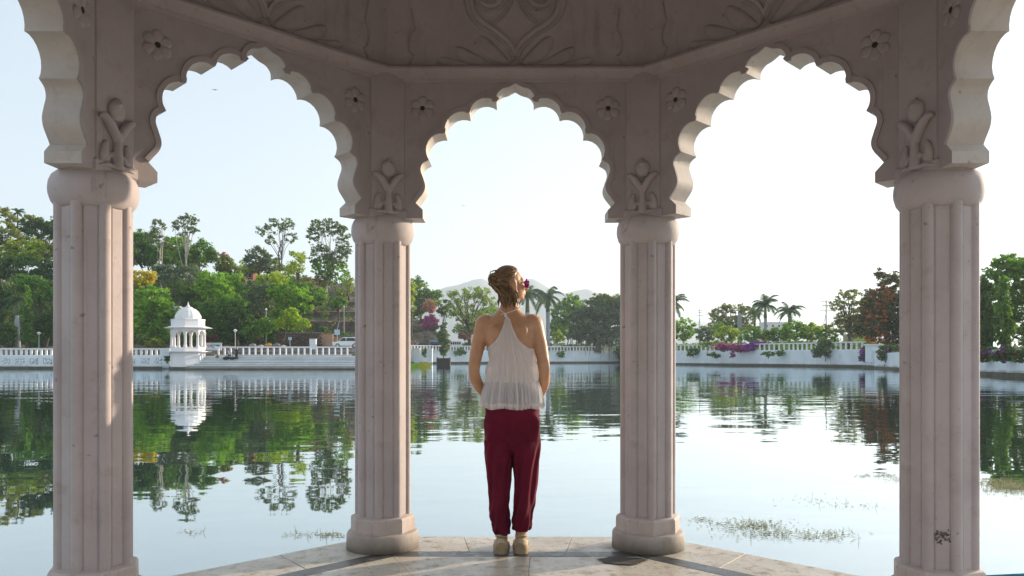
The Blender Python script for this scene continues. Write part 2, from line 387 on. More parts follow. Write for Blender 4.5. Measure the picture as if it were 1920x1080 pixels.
# raised border following the scallops
def ribbon(mb, inner, outer, y, th):
    n = len(inner)
    mb.loft([[(inner[i][0], y, inner[i][1]), (outer[i][0], y, outer[i][1]), (outer[i][0], y-th, outer[i][1]), (inner[i][0], y-th, inner[i][1])] for i in range(n)], cap=True)
border_mes = []; W = .026
def one_ribbon(*a):
    b_ = MB(); ribbon(b_, *a); me = b_.mesh('scalloped_border', smooth=30); me.materials.append(M['plaster']); border_mes.append(me)
for sgn in (1, -1):
    for k, l in enumerate(lobes):
        c, r, a0, a1, pts = l
        a_ = np.linspace(a0, a1, 12); ins = [(sgn*(c[0]+(r+.0)*math.cos(a)), c[1]+(r+.0)*math.sin(a)) for a in a_]
        out = [(sgn*(c[0]+(r+W)*math.cos(a)), c[1]+(r+W)*math.sin(a)) for a in a_]
        one_ribbon(ins, out, YI+.001, .009 + .0015*(k % 2))
    def offs_poly(pts, w):
        res = []
        for i, p in enumerate(pts):
            d = np.array(pts[min(i+1, len(pts)-1)]) - np.array(pts[max(i-1, 0)]); d = d/np.linalg.norm(d)
            res.append((p[0]+d[1]*w, p[1]-d[0]*w))
        return res
    sc = [tuple(p) for p in scurve]; tp = [tuple(p) for p in top]
    for pts, th in ((sc, .0107), (tp, .0106)):
        o_ = offs_poly(pts, W); one_ribbon([(sgn*a, b) for a, b in pts], [(sgn*a, b) for a, b in o_], YI+.001, th if sgn > 0 else th+.0012)
def leaf_relief(mb, base, tip, width, y, th=.016, bend=0.0, n=9, rnd=.75, groove=.55):
    """a raised leaf or petal lying on the wall plane"""
    b = np.array(base, float); t = np.array(tip, float); d = t-b; L = np.linalg.norm(d); nr = np.array([-d[1], d[0]])/L
    rings = []
    for i in range(n+1):
        s = i/n; e = math.sin(math.pi*min(s*.93+.05, 1)); w_ = width*e**rnd*(1-.25*s if rnd > .6 else .72+.42*s); h = th*min(1, e**.6+.12); c = b+d*s+nr*bend*math.sin(math.pi*s)
        q = lambda k, hh: (c[0]+nr[0]*w_*k, y-hh, c[1]+nr[1]*w_*k)
        rings.append([q(-1, -.001), q(-.8, h*.62), q(-.4, h*.95), q(0, h*groove), q(.4, h*.95), q(.8, h*.62), q(1, -.001)])
    mb.loft(rings, cap=True); return mb
# one flower per spandrel, each its own mesh
def flower_me(sgn):
    f = MB(); cx, cz = sgn*.552, 2.625
    for k in range(6):
        a = k*math.pi/3+.5; leaf_relief(f, (cx+.012*math.cos(a), cz+.012*math.sin(a)), (cx+.074*math.cos(a), cz+.074*math.sin(a)), .031, YI, .011+.0015*(k % 2), n=8, rnd=.5, groove=.8)
    me = f.mesh('spandrel_flower', smooth=40); me.materials.append(M['plaster']); return me
def hole_me(sgn):
    f = MB(); f.loft([[(sgn*.552+r*math.cos(a), y, 2.625+r*math.sin(a)) for a in np.linspace(0, 2*math.pi, 12, endpoint=False)] for r, y in ((.016, YI), (.014, YI-.006), (.006, YI-.007))])
    me = f.mesh('flower_eye'); me.materials.append(M['hole_shade']); return me
FM = {s: flower_me(s) for s in (1, -1)}; HM = {s: hole_me(s) for s in (1, -1)}
# cornice moulding, one straight length per side, mitred
prof = [(YI+.01, 2.775), (YI-.010, 2.778), (YI-.012, 2.796), (YI-.022, 2.800), (YI-.026, 2.812), (YI-.052, 2.832), (YI-.060, 2.842), (YI-.058, 2.856), (YI-.040, 2.866), (YI+.01, 2.869)]
mo = MB(); mo.loft([[(sg*y*T8, y, z) for y, z in prof] for sg in (-1, 1)])
mould_me = mo.mesh('cornice_moulding', smooth=35); mould_me.materials.append(M['plaster'])
# drum panel leaning in, then the dome gores above
LEAN = .10
def drum_y(z): return YI - .004 - (z-2.86)*LEAN
gore = [(2.862, drum_y(2.862)), (3.38, drum_y(3.38)), (3.55, 1.70), (3.80, 1.46), (4.02, 1.10), (4.16, .66), (4.22, .02)]
g_ = MB()
inner = [[(-y*T8, y, z), (y*T8, y, z)] for z, y in gore]
outer = [[(-(y+.2)*T8, y+.2, z+.02), ((y+.2)*T8, y+.2, z+.02)] for z, y in gore]
ring = [[a[0], a[1], b[1], b[0]] for a, b in zip(inner, outer)]
g_.loft(ring, cap=True)
gore_me = g_.mesh('dome_gore', smooth=50); gore_me.materials.append(M['plaster'])
# relief on the drum
K = .00059
def U(x, y): return ((x-960)*K, 2.872+(690-y)*K)
orn = MB()
def wy(z): return drum_y(z)
def stroke(mb, pts, w0, th=.014, k=7, sgn=1):
    c = catmull([U(*p) for p in pts], k)
    rings = []; n = len(c)
    for i, p in enumerate(c):
        d = c[min(i+1, n-1)]-c[max(i-1, 0)]; d = d/(np.linalg.norm(d)+1e-9); nr = np.array([-d[1], d[0]])
        w_ = w0*(.55+.45*math.sin(math.pi*min(max(i/(n-1), .0)*.86+.1, 1)))
        def q(o, h): return (sgn*(p[0]+nr[0]*o), wy(p[1]+nr[1]*o)-h, p[1]+nr[1]*o)
        rings.append([q(-w_, -.002), q(-w_*.85, th*.8), q(-w_*.3, th*.75), q(0, th*.45), q(w_*.3, th*.75), q(w_*.85, th*.8), q(w_, -.002)])
    mb.loft(rings)
def dleaf(mb, base, tip, width, sgn, bend=0, th=.016):
    m2 = MB(); b = U(*base); t_ = U(*tip); leaf_relief(m2, b, t_, width, 0, th, bend, rnd=.5, groove=.75)
    mb.add([(sgn*x, wy(z)+y, z) for x, y, z in m2.v], m2.f)
orn2 = {}
for sgn in (1, -1):
    stroke(orn, [(955, 600), (890, 480), (760, 370), (610, 275), (520, 160), (500, 0), (560, -130), (700, -185), (815, -120), (845, 10), (780, 110), (675, 125), (600, 70), (605, -10), (660, -45)], .030, .018, sgn=sgn)
    stroke(orn, [(958, -30), (905, 110), (820, 220), (745, 270)], .009, .012, sgn=sgn)
    dleaf(orn, (880, 655), (590, 410), .050, sgn, .014)
    dleaf(orn, (690, 668), (355, 515), .042, sgn, .014)
    dleaf(orn, (470, 672), (180, 620), .030, sgn, .010)
    stroke(orn, [(955, 598), (900, 650), (770, 688)], .008, .012, sgn=sgn)
    # serpentine fillets near the drum's corners
    def D(x, y): return (960+(x-0)/1.0, y)
    zz = [(-.615, 3.20), (-.605, 3.12), (-.600, 3.09), (-.628, 3.04), (-.634, 2.99), (-.622, 2.95), (-.600, 2.935)]
    pts = [((p[0]*1.0)/K+960, 690-(p[1]-2.872)/K) for p in zz]
    stroke(orn, pts, .007, .010, sgn=sgn)
    zz = [(-.607, 2.925), (-.628, 2.905), (-.633, 2.878)]
    stroke(orn, [((p[0])/K+960, 690-(p[1]-2.872)/K) for p in zz], .007, .010, sgn=sgn)
orn_me = orn.mesh('drum_relief', smooth=40); orn_me.materials.append(M['plaster'])
for k in range(8):
    rz = R(45*k)
    def child(name, me, parent):
        o = bpy.data.objects.new(name, me); link(o, parent)
        if parent is pav: o.rotation_euler = (0, 0, rz)
        return o
    a = child('arch_panel', arch_me, pav)
    for me in border_mes: child('scalloped_border', me, a)
    for s in (1, -1):
        child('spandrel_flower', FM[s], a); child('flower_eye', HM[s], a)
    child('cornice_moulding', mould_me, pav)
    g = child('dome_gore', gore_me, pav); child('drum_relief', orn_me, g)
# columns: built at (0,RV), flat faces towards the centre
def shaft_ring(z, s=1.0):
    pts = []
    for j in range(176):
        th = 2*math.pi*j/176
        a = (th + math.pi/2) % (math.pi/4); ph = a if a < math.pi/8 else a-math.pi/4       # angle from the nearest flat centre
        ap = .1445*s; r = ap/math.cos(ph)
        dc = abs(abs(ph)-math.pi/8)                                                        # angle from the nearest rib
        rc = .1400*s; rr = .0275*s; q = rr*rr-(rc*math.sin(dc))**2
        if q > 0: r = max(r, rc*math.cos(dc)+math.sqrt(q))
        lat = abs(ap*math.tan(ph))
        if abs(lat-.0325) < .0050: r -= .0075*(1-abs(lat-.0325)/.0050)
        pts.append((r*math.cos(th), RV+r*math.sin(th), z))
    return pts
sh = MB(); sh.loft([shaft_ring(z) for z in (.196, .6, 1.0, 1.4, 1.832)])
shaft_me = sh.mesh('column', smooth=50); shaft_me.materials.append(M['plaster_col'])
bp = [(.146, 1.812), (.158, 1.822), (.176, 1.846), (.186, 1.880), (.188, 1.905), (.185, 1.932), (.174, 1.960), (.150, 1.982), (.120, 1.990)]
ball_me = MB().lathe(bp, 56, (0, RV)).mesh('bulbous_capital', smooth=True); ball_me.materials.append(M['plaster_col'])
def octr(r, z): return [(r*math.cos(R(45*j+22.5)), RV+r*math.sin(R(45*j+22.5)), z) for j in range(8)]
bl = MB(); bl.loft([octr(.192, .096), octr(.194, .105), octr(.193, .182), octr(.186, .193), octr(.160, .203)])
M['block'] = plaster_mat('grimy_base_plaster', (.56, .475, .44), (.40, .325, .29), .75); block_me = bl.mesh('octagonal_base', smooth=20); block_me.materials.append(M['block'])
pl_me = MB().lathe([(.216, 0.001), (.217, .01), (.214, .088), (.206, .101), (.185, .109)], 56, (0, RV)).mesh('round_plinth', smooth=35)
M['plinth'] = plaster_mat('dirty_plinth_plaster', (.62, .53, .49), (.40, .33, .28), .6, (.05, .12, .14)); pl_me.materials.append(M['plinth'])
# corner pilaster above the capital, facing the centre
fw, fy = .098, RV-.135
pil = MB(); pp = [(-fw, fy), (fw, fy), (fw+.062, fy+.062), (.16, RV+.05), (0, RV+.11), (-.16, RV+.05), (-fw-.062, fy+.062)]
pil.loft([[(x, y, z) for x, y in pp] for z in (1.986, 2.87)])
pil_me = pil.mesh('corner_pilaster', smooth=20); pil_me.materials.append(M['plaster'])
# bracket ledge round the foot of the pilaster
lg = MB(); pp2 = [(-fw-.012, fy-.010), (fw+.012, fy-.010), (fw+.08, fy+.055), (.17, RV), (-.17, RV), (-fw-.08, fy+.055)]
pp3 = [(x*.93, y+.012) for x, y in pp2]
lg.loft([[(x, y, 1.960) for x, y in pp3], [(x, y, 1.972) for x, y in pp2], [(x, y, 2.012) for x, y in pp2], [(x, y, 2.026) for x, y in pp3]])
ledge_me = lg.mesh('bracket_ledge', smooth=20); ledge_me.materials.append(M['plaster'])
lo = MB(); y0 = fy
def LP(x, y): return ((x-405)/3.855*.003175, 1.138+(672-(280+y/3.855))*.003175)
def lleaf(b, t_, w, bend=0, th=.02): leaf_relief(lo, LP(*b), LP(*t_), w, y0, th, bend, rnd=.5, groove=.8)
def LV(x, y, d=0.0): p = LP(x, y); return Vector((p[0], y0-d, p[1]))
lo.ell(LV(405, 155, .004), (.045, 0, 0), (0, .024, 0), (0, 0, .052), 18, 12); lo.tube([LV(405, 130, .004), LV(405, 95, .003), LV(405, 78, 0)], [.036, .020, .006], 12, .6)
lo.tube([LV(405, 478, .004), LV(405, 430, .008), LV(405, 350, .010), LV(405, 280, .010)], [.040, .032, .025, .024], 12, .7)
for s in (1, -1):
    f_ = lambda x, y, d: LV(405+s*(x-405), y, d)
    lo.tube(catmull([f_(405, 330, .006), f_(378, 270, .012), f_(345, 225, .014), f_(312, 200, .012), f_(296, 215, .004)], 4), [float(v_) for v_ in np.interp(np.linspace(0, 4, 17), range(5), [.020, .028, .026, .020, .009])], 10, .8)
    lo.ell(f_(326, 385, .004), (.022, 0, s*.004), (0, .017, 0), (s*.010, 0, .050), 14, 10); lo.ell(f_(352, 420, .003), (.014, 0, 0), (0, .013, 0), (s*.016, 0, .030), 12, 8)
    lo.tube([f_(405, 468, .006), f_(340, 462, .010), f_(285, 474, .006)], [.018, .015, .008], 10, .8)
lotus_me = remesh(lo, .0055, 'lotus_relief', 3, .5)
lotus_me.materials.append(M['plaster'])
for k in range(8):
    rz = R(45*k+22.5)
    c = bpy.data.objects.new('column', shaft_me); link(c, pav); c.rotation_euler = (0, 0, rz)
    for nm, me in (('round_plinth', pl_me), ('octagonal_base', block_me), ('bulbous_capital', ball_me)):
        o = bpy.data.objects.new(nm, me); link(o, c)
    p_ = bpy.data.objects.new('corner_pilaster', pil_me); link(p_, pav); p_.rotation_euler = (0, 0, rz)
    for nm, me in (('bracket_ledge', ledge_me), ('lotus_relief', lotus_me)):
        o = bpy.data.objects.new(nm, me); link(o, p_)
# black smudges rubbed on the front right column
M['smudge'] = plain('black_smudge', (.05, .042, .04), .9, .5, 60, c2=(.20, .17, .165))
sm = MB(); rq = random.Random(11); nn = Vector((.7071, -.7071, 0)); tt_ = Vector((.7071, .7071, 0))
for i in range(70):
    tx = rq.uniform(-.029, .029); zz = .355+rq.gauss(0, .012)+(.004 if i % 3 else -.012); w_, h_ = rq.uniform(.0015, .006), rq.uniform(.0015, .006)
    c = Vector((0, RV, zz))+nn*(.1452+.00005*i)+tt_*tx; n = 7
    sm.add([c+tt_*(w_*(1+.4*math.sin(3*a+i))*math.cos(a))+Vector((0, 0, h_*(1+.3*math.sin(2*a+i*2))*math.sin(a))) for a in np.linspace(0, 2*math.pi, n, endpoint=False)], [tuple(range(n))])
sm_o = sm.build('smudges', M['smudge'], [o for o in pav.children if o.name.startswith('column') and abs(o.rotation_euler[2]-R(45*6+22.5)) < .01][0]); sm_o['kind'] = 'stuff'
# ---- floor of the pavilion: slabs, dark inlay band
fl_ = MB()
def octp(a, z, n=8): return [(a/math.cos(R(22.5))*math.cos(R(45*j+22.5)), a/math.cos(R(22.5))*math.sin(R(45*j+22.5)), z) for j in range(n)]
AE = 2.20
fl_.loft([octp(AE+.02, -2.0), octp(AE-.01, -.06), octp(AE-.01, -.012)])
M['mortar'] = plain('grey_mortar', (.30, .25, .20), .9, .4, 8)
floor = fl_.build('pavilion_platform', M['mortar'], loc=(OC[0], OC[1], F)); tag(floor, kind='structure')
def slab(name, quad, z0, z1, mat, k, gap=.0010):
    c = np.mean(np.array(quad), axis=0); q = []
    for p in quad:
        d = np.array(p)-c; q.append(c + d*(1-gap/np.linalg.norm(d)*1.6))
    m_ = MB(); m_.loft([[(x, y, z0) for x, y in q], [(x, y, z1-.002) for x, y in q], [((x-c[0])*.997+c[0], (y-c[1])*.997+c[1], z1) for x, y in q]])
    o = m_.build(name, mat, floor); o.rotation_euler = (0, 0, R(45*k)); return o
def trap(a0, a1, t0, t1):   # piece of one side's ring between apothems, t in -1..1 along the side
    return [(t0*a0*T8, a0), (t1*a0*T8, a0), (t1*a1*T8, a1), (t0*a1*T8, a1)]
for k in range(8):
    cuts = [-1, -.36+.1*math.sin(k*2.2), .30+.1*math.cos(k*1.7), 1]
    for i in range(3): slab('edge_slab', trap(1.815, AE, cuts[i], cuts[i+1]), -.03, .0 - .0012*((i+k) % 3), M['marble'], k)
    slab('inlay_strip', trap(1.70, 1.815, -1, 1), -.03, -.0006, M['slate'], k)
    for i in range(2): slab('floor_slab', trap(.85, 1.70, (-1, .12)[i], (.12, 1)[i]), -.03, -.0010-.0009*((i+k) % 2), M['marble'], k)
    slab('floor_slab', trap(.0001, .85, -1, 1), -.03, -.0015, M['marble'], k)
# round oily stain where a pot stood
st = MB(); yy = 4.36-OC[1]; n = 72
st.add([(.60+.13*(1+.10*math.sin(3*a)+.07*math.sin(7*a+1)+.06*math.sin(13*a))*math.cos(a), yy+.085*(1+.12*math.sin(4*a+.6)+.06*math.sin(9*a))*math.sin(a), .0035) for a in np.linspace(0, 2*math.pi, n, endpoint=False)], [tuple(range(n))])
st.build('floor_stain', M['wet'], floor)
# ------------------------------------------------------------------ the woman looking over the lake
PX0, PY0, PS = 960.0, 1037.0, .00313          # her own scale: metres per photograph pixel where she stands
def wx(px): return (px-PX0)*PS
def wz(py): return (PY0-py)*PS
person = thing('person', 'woman in white halter top and maroon trousers standing with her back turned', 'person', (0.0, 4.58, F))
def ering(xc, yc, z, rx, ry, n=28, p=2.3):
    out = []
    for j in range(n):
        a = 2*math.pi*j/n; c, s = math.cos(a), math.sin(a)
        out.append((xc+rx*math.copysign(abs(c)**(2/p), c), yc+ry*math.copysign(abs(s)**(2/p), s), z))
    return out
TZ = [(.78, 0, .0, .125, .095), (.86, .0, -.005, .140, .105), (.93, .0, -.004, .142, .102), (1.0, -.004, 0, .138, .098), (1.06, .0, .004, .124, .092),
      (1.13, .0, .002, .124, .094), (1.20, -.010, -.004, .136, .100), (1.26, -.017, -.006, .146, .100), (1.31, -.018, -.004, .158, .092),
      (1.345, -.019, .0, .160, .080), (1.375, -.019, .006, .128, .068), (1.40, -.018, .012, .092, .060), (1.425, -.016, .016, .064, .056), (1.45, -.014, .02, .054, .055), (1.50, -.012, .024, .051, .054), (1.54, -.011, .026, .050, .055)]
def torso(z, i): return float(np.interp(z, [t[0] for t in TZ], [t[i] for t in TZ]))
bd = MB()
bd.loft([ering(t[1], t[2], t[0], t[3], t[4]) for t in TZ])
# shoulder blades, spine hollow comes from the gap between them
for s in (-1, 1): bd.ell((-.018+s*.072, -.078, 1.275), (.040, 0, 0), (0, .026, 0), (s*.012, 0, .062))
def limb(pts, rads, n=14): bd.tube(catmull(pts, 5), [float(r) for r in np.interp(np.linspace(0, len(rads)-1, (len(rads)-1)*5+1), range(len(rads)), rads)], n)
arms = {}
for s, sh_, mid, el, fo, wr in ((-1, (-.163, .0, 1.342), (-.203, -.012, 1.20), (-.223, -.028, 1.062), (-.202, .030, .985), (-.166, .085, .925)),
                                (1, (.127, .0, 1.345), (.170, -.012, 1.20), (.190, -.028, 1.062), (.188, .030, .985), (.172, .085, .925))):
    limb([(sh_[0]-s*.035, sh_[1], sh_[2]+.004), sh_, ((sh_[0]+mid[0])/2, -.006, 1.275), mid, el, fo, wr], [.046, .054, .048, .041, .034, .034, .025])
    bd.ell((sh_[0]+s*.012, 0, sh_[2]-.018), (.042, 0, 0), (0, .052, 0), (s*.012, 0, .055))
    # hand slid into the front pocket: palm, four fingers, thumb outside
    px_ = wr[0]-s*.050
    bd.ell((px_, .112, .885), (.034, 0, 0), (0, .015, -.008), (-s*.010, .020, -.042), 12, 8)
    for k, (dx, L) in enumerate(((-.024, .056), (-.008, .066), (.008, .064), (.023, .050))):
        b0 = Vector((px_-s*.008+dx, .130, .853)); limb([b0, b0+Vector((-s*.004, .004, -L*.4)), b0+Vector((-s*.008, .0, -L*.75)), b0+Vector((-s*.010, -.008, -L))], [.0092, .0088, .008, .0065], 8)
    t0 = Vector((px_-s*.026, .118, .895)); limb([t0, t0+Vector((-s*.020, .014, -.020)), t0+Vector((-s*.028, .018, -.044))], [.0115, .0105, .008], 8)
# legs
def hosc(y): return wz(y)
for s, xs_ in ((-1, [-.078, -.083, -.079, -.076, -.060]), (1, [.078, .085, .082, .072, .054])):
    limb([(xs_[0], 0, .84), (xs_[1], .0, .66), (xs_[2], .012, .47), (xs_[3], -.012, .30), (xs_[4], .0, .12), (xs_[4], .004, .05)], [.080, .066, .046, .040, .034, .036], 14)
# head: turned to her right
HC = Vector((-.012, .030, 1.578)); yaw = R(70)
hf = Vector((math.sin(yaw), math.cos(yaw), .10)).normalized(); hr = Vector((math.cos(yaw), -math.sin(yaw), 0)).normalized(); hu = hr.cross(hf).normalized()
if hu.z < 0: hu = -hu
def H(f, r, u): return HC + hf*f + hr*r + hu*u
def hell(c, a, b_, d, nu=18, nv=12): bd.ell(H(*c), hf*a, hr*b_, hu*d, nu, nv)
hell((-.010, 0, .018), .088, .070, .084)                        # skull
hell((.028, 0, -.030), .058, .058, .066)                        # face
hell((.040, 0, -.066), .040, .040, .034)                        # jaw
hell((.066, 0, -.088), .018, .018, .014)                        # chin
hell((.062, 0, .022), .024, .050, .016)                         # brow
for s in (-1, 1): hell((.062, s*.034, -.026), .020, .020, .018)  # cheeks
bd.tube([H(.078, 0, .012), H(.093, 0, -.012), H(.108, 0, -.034), H(.092, 0, -.044)], [.007, .009, .011, .009], 8)   # nose
hell((.084, 0, -.060), .009, .020, .006); hell((.081, 0, -.070), .010, .018, .0065)   # lips
for s in (-1, 1):
    hell((-.002, s*.076, -.012), .019, .012, .032); hell((.004, s*.075, -.038), .011, .009, .013)
bd.tube([(-.014, .022, 1.44), (-.012, .026, 1.50), tuple(H(-.006, 0, -.045))], [.052, .049, .046], 16)
body_me = remesh(bd, .0055, 'body', 5, .5)
def skin_mat():
    m, nt, b = nodes('tanned_skin'); v = coords(nt); n = noise(nt, 14, 4, .6, v); n2 = noise(nt, 180, 2, .5, v)
    r = ramp(nt, n.outputs[0], [(.3, (.46, .235, .125)), (.7, (.58, .32, .185))]); nt.links.new(r.outputs[0], b.inputs['Base Color'])
    b.inputs['Roughness'].default_value = .48; b.inputs['Subsurface Weight'].default_value = .12
    b.inputs['Subsurface Radius'].default_value = (.02, .008, .004); b.inputs['Subsurface Scale'].default_value = .4
    bump(nt, b, n2.outputs[0], .08, .002); return m
M['skin'] = skin_mat()
body = mk('body', body_me, M['skin'], person)
# eyes
M['eye'] = plain('eye_white', (.75, .73, .70), .2); M['iris'] = plain('brown_iris', (.06, .035, .02), .15)
for s in (-1, 1):
    e = MB(); c = H(.070, s*.031, .004); e.ell(c, hf*.011, hr*.011, hu*.008); eo = e.build('eye', M['eye'], body, True)
    e = MB(); e.ell(H(.0795, s*.031, .004), hf*.0022, hr*.005, hu*.005); e.build('iris', M['iris'], body, True)
# hair: scalp mass combed towards a knot at the back, fine locks laid over it
def hair_mat():
    m, nt, b = nodes('blond_brown_hair'); g = nt.nodes.new('ShaderNodeNewGeometry'); v = coords(nt); n = noise(nt, 9, 3, .6, v)
    a = nt.nodes.new('ShaderNodeMath'); a.operation = 'MULTIPLY_ADD'; nt.links.new(g.outputs['Random Per Island'], a.inputs[0]); a.inputs[1].default_value = .6
    a2 = nt.nodes.new('ShaderNodeMath'); a2.operation = 'MULTIPLY'; nt.links.new(n.outputs[0], a2.inputs[0]); a2.inputs[1].default_value = .5; nt.links.new(a2.outputs[0], a.inputs[2])
    r = ramp(nt, a.outputs[0], [(.15, (.075, .038, .018)), (.5, (.17, .095, .045)), (.9, (.38, .24, .12))]); nt.links.new(r.outputs[0], b.inputs['Base Color'])
    b.inputs['Roughness'].default_value = .38; b.inputs['Specular IOR Level'].default_value = .45; return m
M['hair'] = hair_mat()
hair_b = MB()
KN = Vector((-.094, -.024, 1.600))                                # the twisted knot (to the left in view)
def skull_pt(d, k=1.0):
    """point on the scalp in head frame direction d (f,r,u), slightly off the skull"""
    d = Vector(d).normalized(); return HC + hf*(-.010 + d.x*.094*k) + hr*(d.y*.077*k) + hu*(.016 + d.z*.092*k)
def to_local(p):
    q = p-HC; return Vector(((q.dot(hf)+.010)/.094, q.dot(hr)/.077, (q.dot(hu)-.016)/.092))
kd = to_local(KN).normalized()
cap_r = []
# scalp shell bounded by the hairline: everything behind the ears and above the forehead
sc = MB(); NU, NV = 40, 22; grid = []
def hairline(d):   # is the direction covered by hair?
    return d.x < .62*max(d.z, 0)-.16 + .25*max(d.z-.45, 0) + .25*max(0, min(1, (d.z-.1)/.3)) - (.05 if d.z < -.35 else 0) and d.z > -.80 + .25*max(d.x, 0)
for i in range(NV+1):
    t = math.pi*i/NV; row = []
    for j in range(NU):
        a = 2*math.pi*j/NU; d = Vector((math.sin(t)*math.cos(a), math.sin(t)*math.sin(a), math.cos(t))); row.append((skull_pt(d, 1.0 if hairline(d) else .86), hairline(d)))
    grid.append(row)
sc.loft([[p for p, _ in r] for r in grid], cap=False); sc.ell((-.020, -.004, 1.510), (.054, 0, 0), (0, .044, 0), (.0, 0, .050), 20, 12)
scalp_me = sc.mesh('hair', True); scalp_me.materials.append(M['hair'])
hair = mk('hair', scalp_me, M['hair'], person)
lk = MB(); r_ = random.Random(3)
n_l = 0
while n_l < 1150:
    d = Vector((r_.gauss(0, 1), r_.gauss(0, 1), r_.gauss(0, 1))).normalized()
    if not hairline(d): continue
    d2 = kd
    if d.dot(d2) > .94: continue
    pts = []; w0 = r_.uniform(.0007, .0026); lift = r_.uniform(1.0, 1.045); steps = 9
    for s in range(steps+1):
        t = s/steps; q = (d.lerp(d2, t)).normalized()
        q = (q + Vector((0, 0, -.10*math.sin(math.pi*t)*(1 if d.z > 0 else -.2)))).normalized()
        p = skull_pt(q, lift + .02*math.sin(math.pi*t)) ; pts.append(p if t < .85 else p.lerp(KN, (t-.85)/.15*.5))
    lk.tube(pts, [w0*(.35+.9*math.sin(math.pi*(.12+.76*i/steps))) for i in range(steps+1)], 4, .6); n_l += 1
# the knot: loops of rolled hair
for k in range(64):
    a0 = r_.uniform(0, 6.28); rad = r_.uniform(.014, .034); ax = Vector((r_.gauss(0, .35), -1+r_.gauss(0, .3), r_.gauss(.2, .4))).normalized()
    u = ax.orthogonal().normalized(); v = ax.cross(u); c = KN + Vector((r_.gauss(0, .007), r_.gauss(-.004, .008), r_.gauss(-.006, .013)))
    ln = r_.uniform(2.5, 5.0)
    lk.tube([c + u*math.cos(a0+ln*i/10)*rad + v*math.sin(a0+ln*i/10)*rad*1.25 + ax*(.010*i/10) for i in range(11)], [.0045*(.4+.6*math.sin(math.pi*(.1+.8*i/10))) for i in range(11)], 5)
# roll running down from the knot to the nape on the left, and stray ends
for k in range(40):
    a = KN + Vector((r_.gauss(.006, .008), r_.gauss(-.004, .008), r_.uniform(-.03, 0)))
    b2 = Vector((r_.uniform(-.075, -.02), r_.uniform(-.055, -.025), r_.uniform(1.485, 1.53)))
    lk.tube(catmull([a, a.lerp(b2, .35)+Vector((-.016, -.012, 0)), a.lerp(b2, .7)+Vector((-.006, -.014, 0)), b2], 4), [.0032]*12+[.0012], 4)
for k in range(130):
    x0 = r_.uniform(-.076, .022); side = 1 if x0 > -.02 else -1; xr = x0+.020
    a = Vector((x0, -.050+abs(xr)*.45+r_.uniform(-.004, .004), r_.uniform(1.505, 1.56))); L = r_.uniform(.045, .088); cu = r_.uniform(-.014, .016)+.012*(xr > 0)
    lk.tube(catmull([a, a+Vector((cu*.3+side*.004, -.006, -L*.4)), a+Vector((cu, -.004, -L*.8)), a+Vector((cu*.7, .004, -L))], 4), [.0026]*9+[.0018, .0014, .0009, .0005], 4)
locks = lk.build('hair_locks', M['hair'], hair, True); locks['kind'] = 'stuff'
# ---- clothes
def cloth_mat(name, c1, c2, weave=900, trans=0.0, alpha=0.0, rough=.85, sheen=.25):
    m, nt, b = nodes(name); v = coords(nt); n = noise(nt, 6, 5, .6, v); n2 = noise(nt, weave*.4, 2, .5, coords(nt, (1, 1, .25)))
    r = ramp(nt, n.outputs[0], [(.3, c1), (.7, c2)]); nt.links.new(r.outputs[0], b.inputs['Base Color']); b.inputs['Roughness'].default_value = rough
    b.inputs['Sheen Weight'].default_value = sheen; b.inputs['Specular IOR Level'].default_value = .15
    bump(nt, b, n2.outputs[0], .25, .003)
    if trans:
        t = nt.nodes.new('ShaderNodeBsdfTranslucent'); t.inputs[0].default_value = (*c2, 1)
        mx = nt.nodes.new('ShaderNodeMixShader'); mx.inputs[0].default_value = trans
        nt.links.new(b.outputs[0], mx.inputs[1]); nt.links.new(t.outputs[0], mx.inputs[2])
        tr = nt.nodes.new('ShaderNodeBsdfTransparent'); mx2 = nt.nodes.new('ShaderNodeMixShader'); mx2.inputs[0].default_value = alpha
        nt.links.new(mx.outputs[0], mx2.inputs[1]); nt.links.new(tr.outputs[0], mx2.inputs[2])
        nt.links.new(mx2.outputs[0], nt.nodes['Material Output'].inputs['Surface'])
    return m
M['cotton'] = cloth_mat('thin_white_cotton', (.90, .89, .89), (.97, .95, .95), 900, .45, .10)
M['maroon'] = cloth_mat('maroon_crepe', (.085, .006, .018), (.15, .010, .030), 700, sheen=.03)
M['cord'] = plain('white_cotton_cord', (.80, .72, .68), .8, .1)
BZ = [(.842, 0, .170, .150), (.90, 0, .176, .150), (.96, .0, .168, .138), (1.0, -.002, .157, .128), (1.05, .001, .150, .123), (1.135, .004, .140, .116), (1.19, -.004, .137, .112), (1.24, -.017, .150, .110), (1.30, -.018, .164, .104), (1.345, -.019, .166, .090), (1.375, -.019, .136, .077), (1.41, -.017, .084, .066)]
def bz(z, i): return float(np.interp(z, [t[0] for t in BZ], [t[i] for t in BZ]))
# top edge: height as a function of |x| across the back (measured from the strap)
EX = [0, .012, .022, .033, .049, .067, .088, .106, .122, .20]; EZ = [1.378, 1.368, 1.330, 1.300, 1.265, 1.238, 1.219, 1.206, 1.194, 1.188]
SX = -.026                                                          # strap sits a little left of the spine
NB = 420; bl = MB(); rings = []
cols = []
for j in range(NB):
    # denser columns across the back centre
    u = j/NB; a = -math.pi/2 + 2*math.pi*u
    a = a - .0
    cols.append(a)
def blouse_pt(a, z, fold, front=False):
    rx, ry, xc = bz(z, 2), bz(z, 3), bz(z, 1); yc = torso(min(z, 1.4), 2)
    k = 1 + fold; c, s = math.cos(a), math.sin(a)
    return (xc + rx*k*math.copysign(abs(c)**(2/2.3), c), yc + ry*k*math.copysign(abs(s)**(2/2.3), s), z)
ang = []
for j in range(NB):
    t = j/NB*2*math.pi; ang.append(-math.pi/2 + t - .42*math.sin(2*t)*.9)   # squeezes columns towards back and front centre
ztop = []
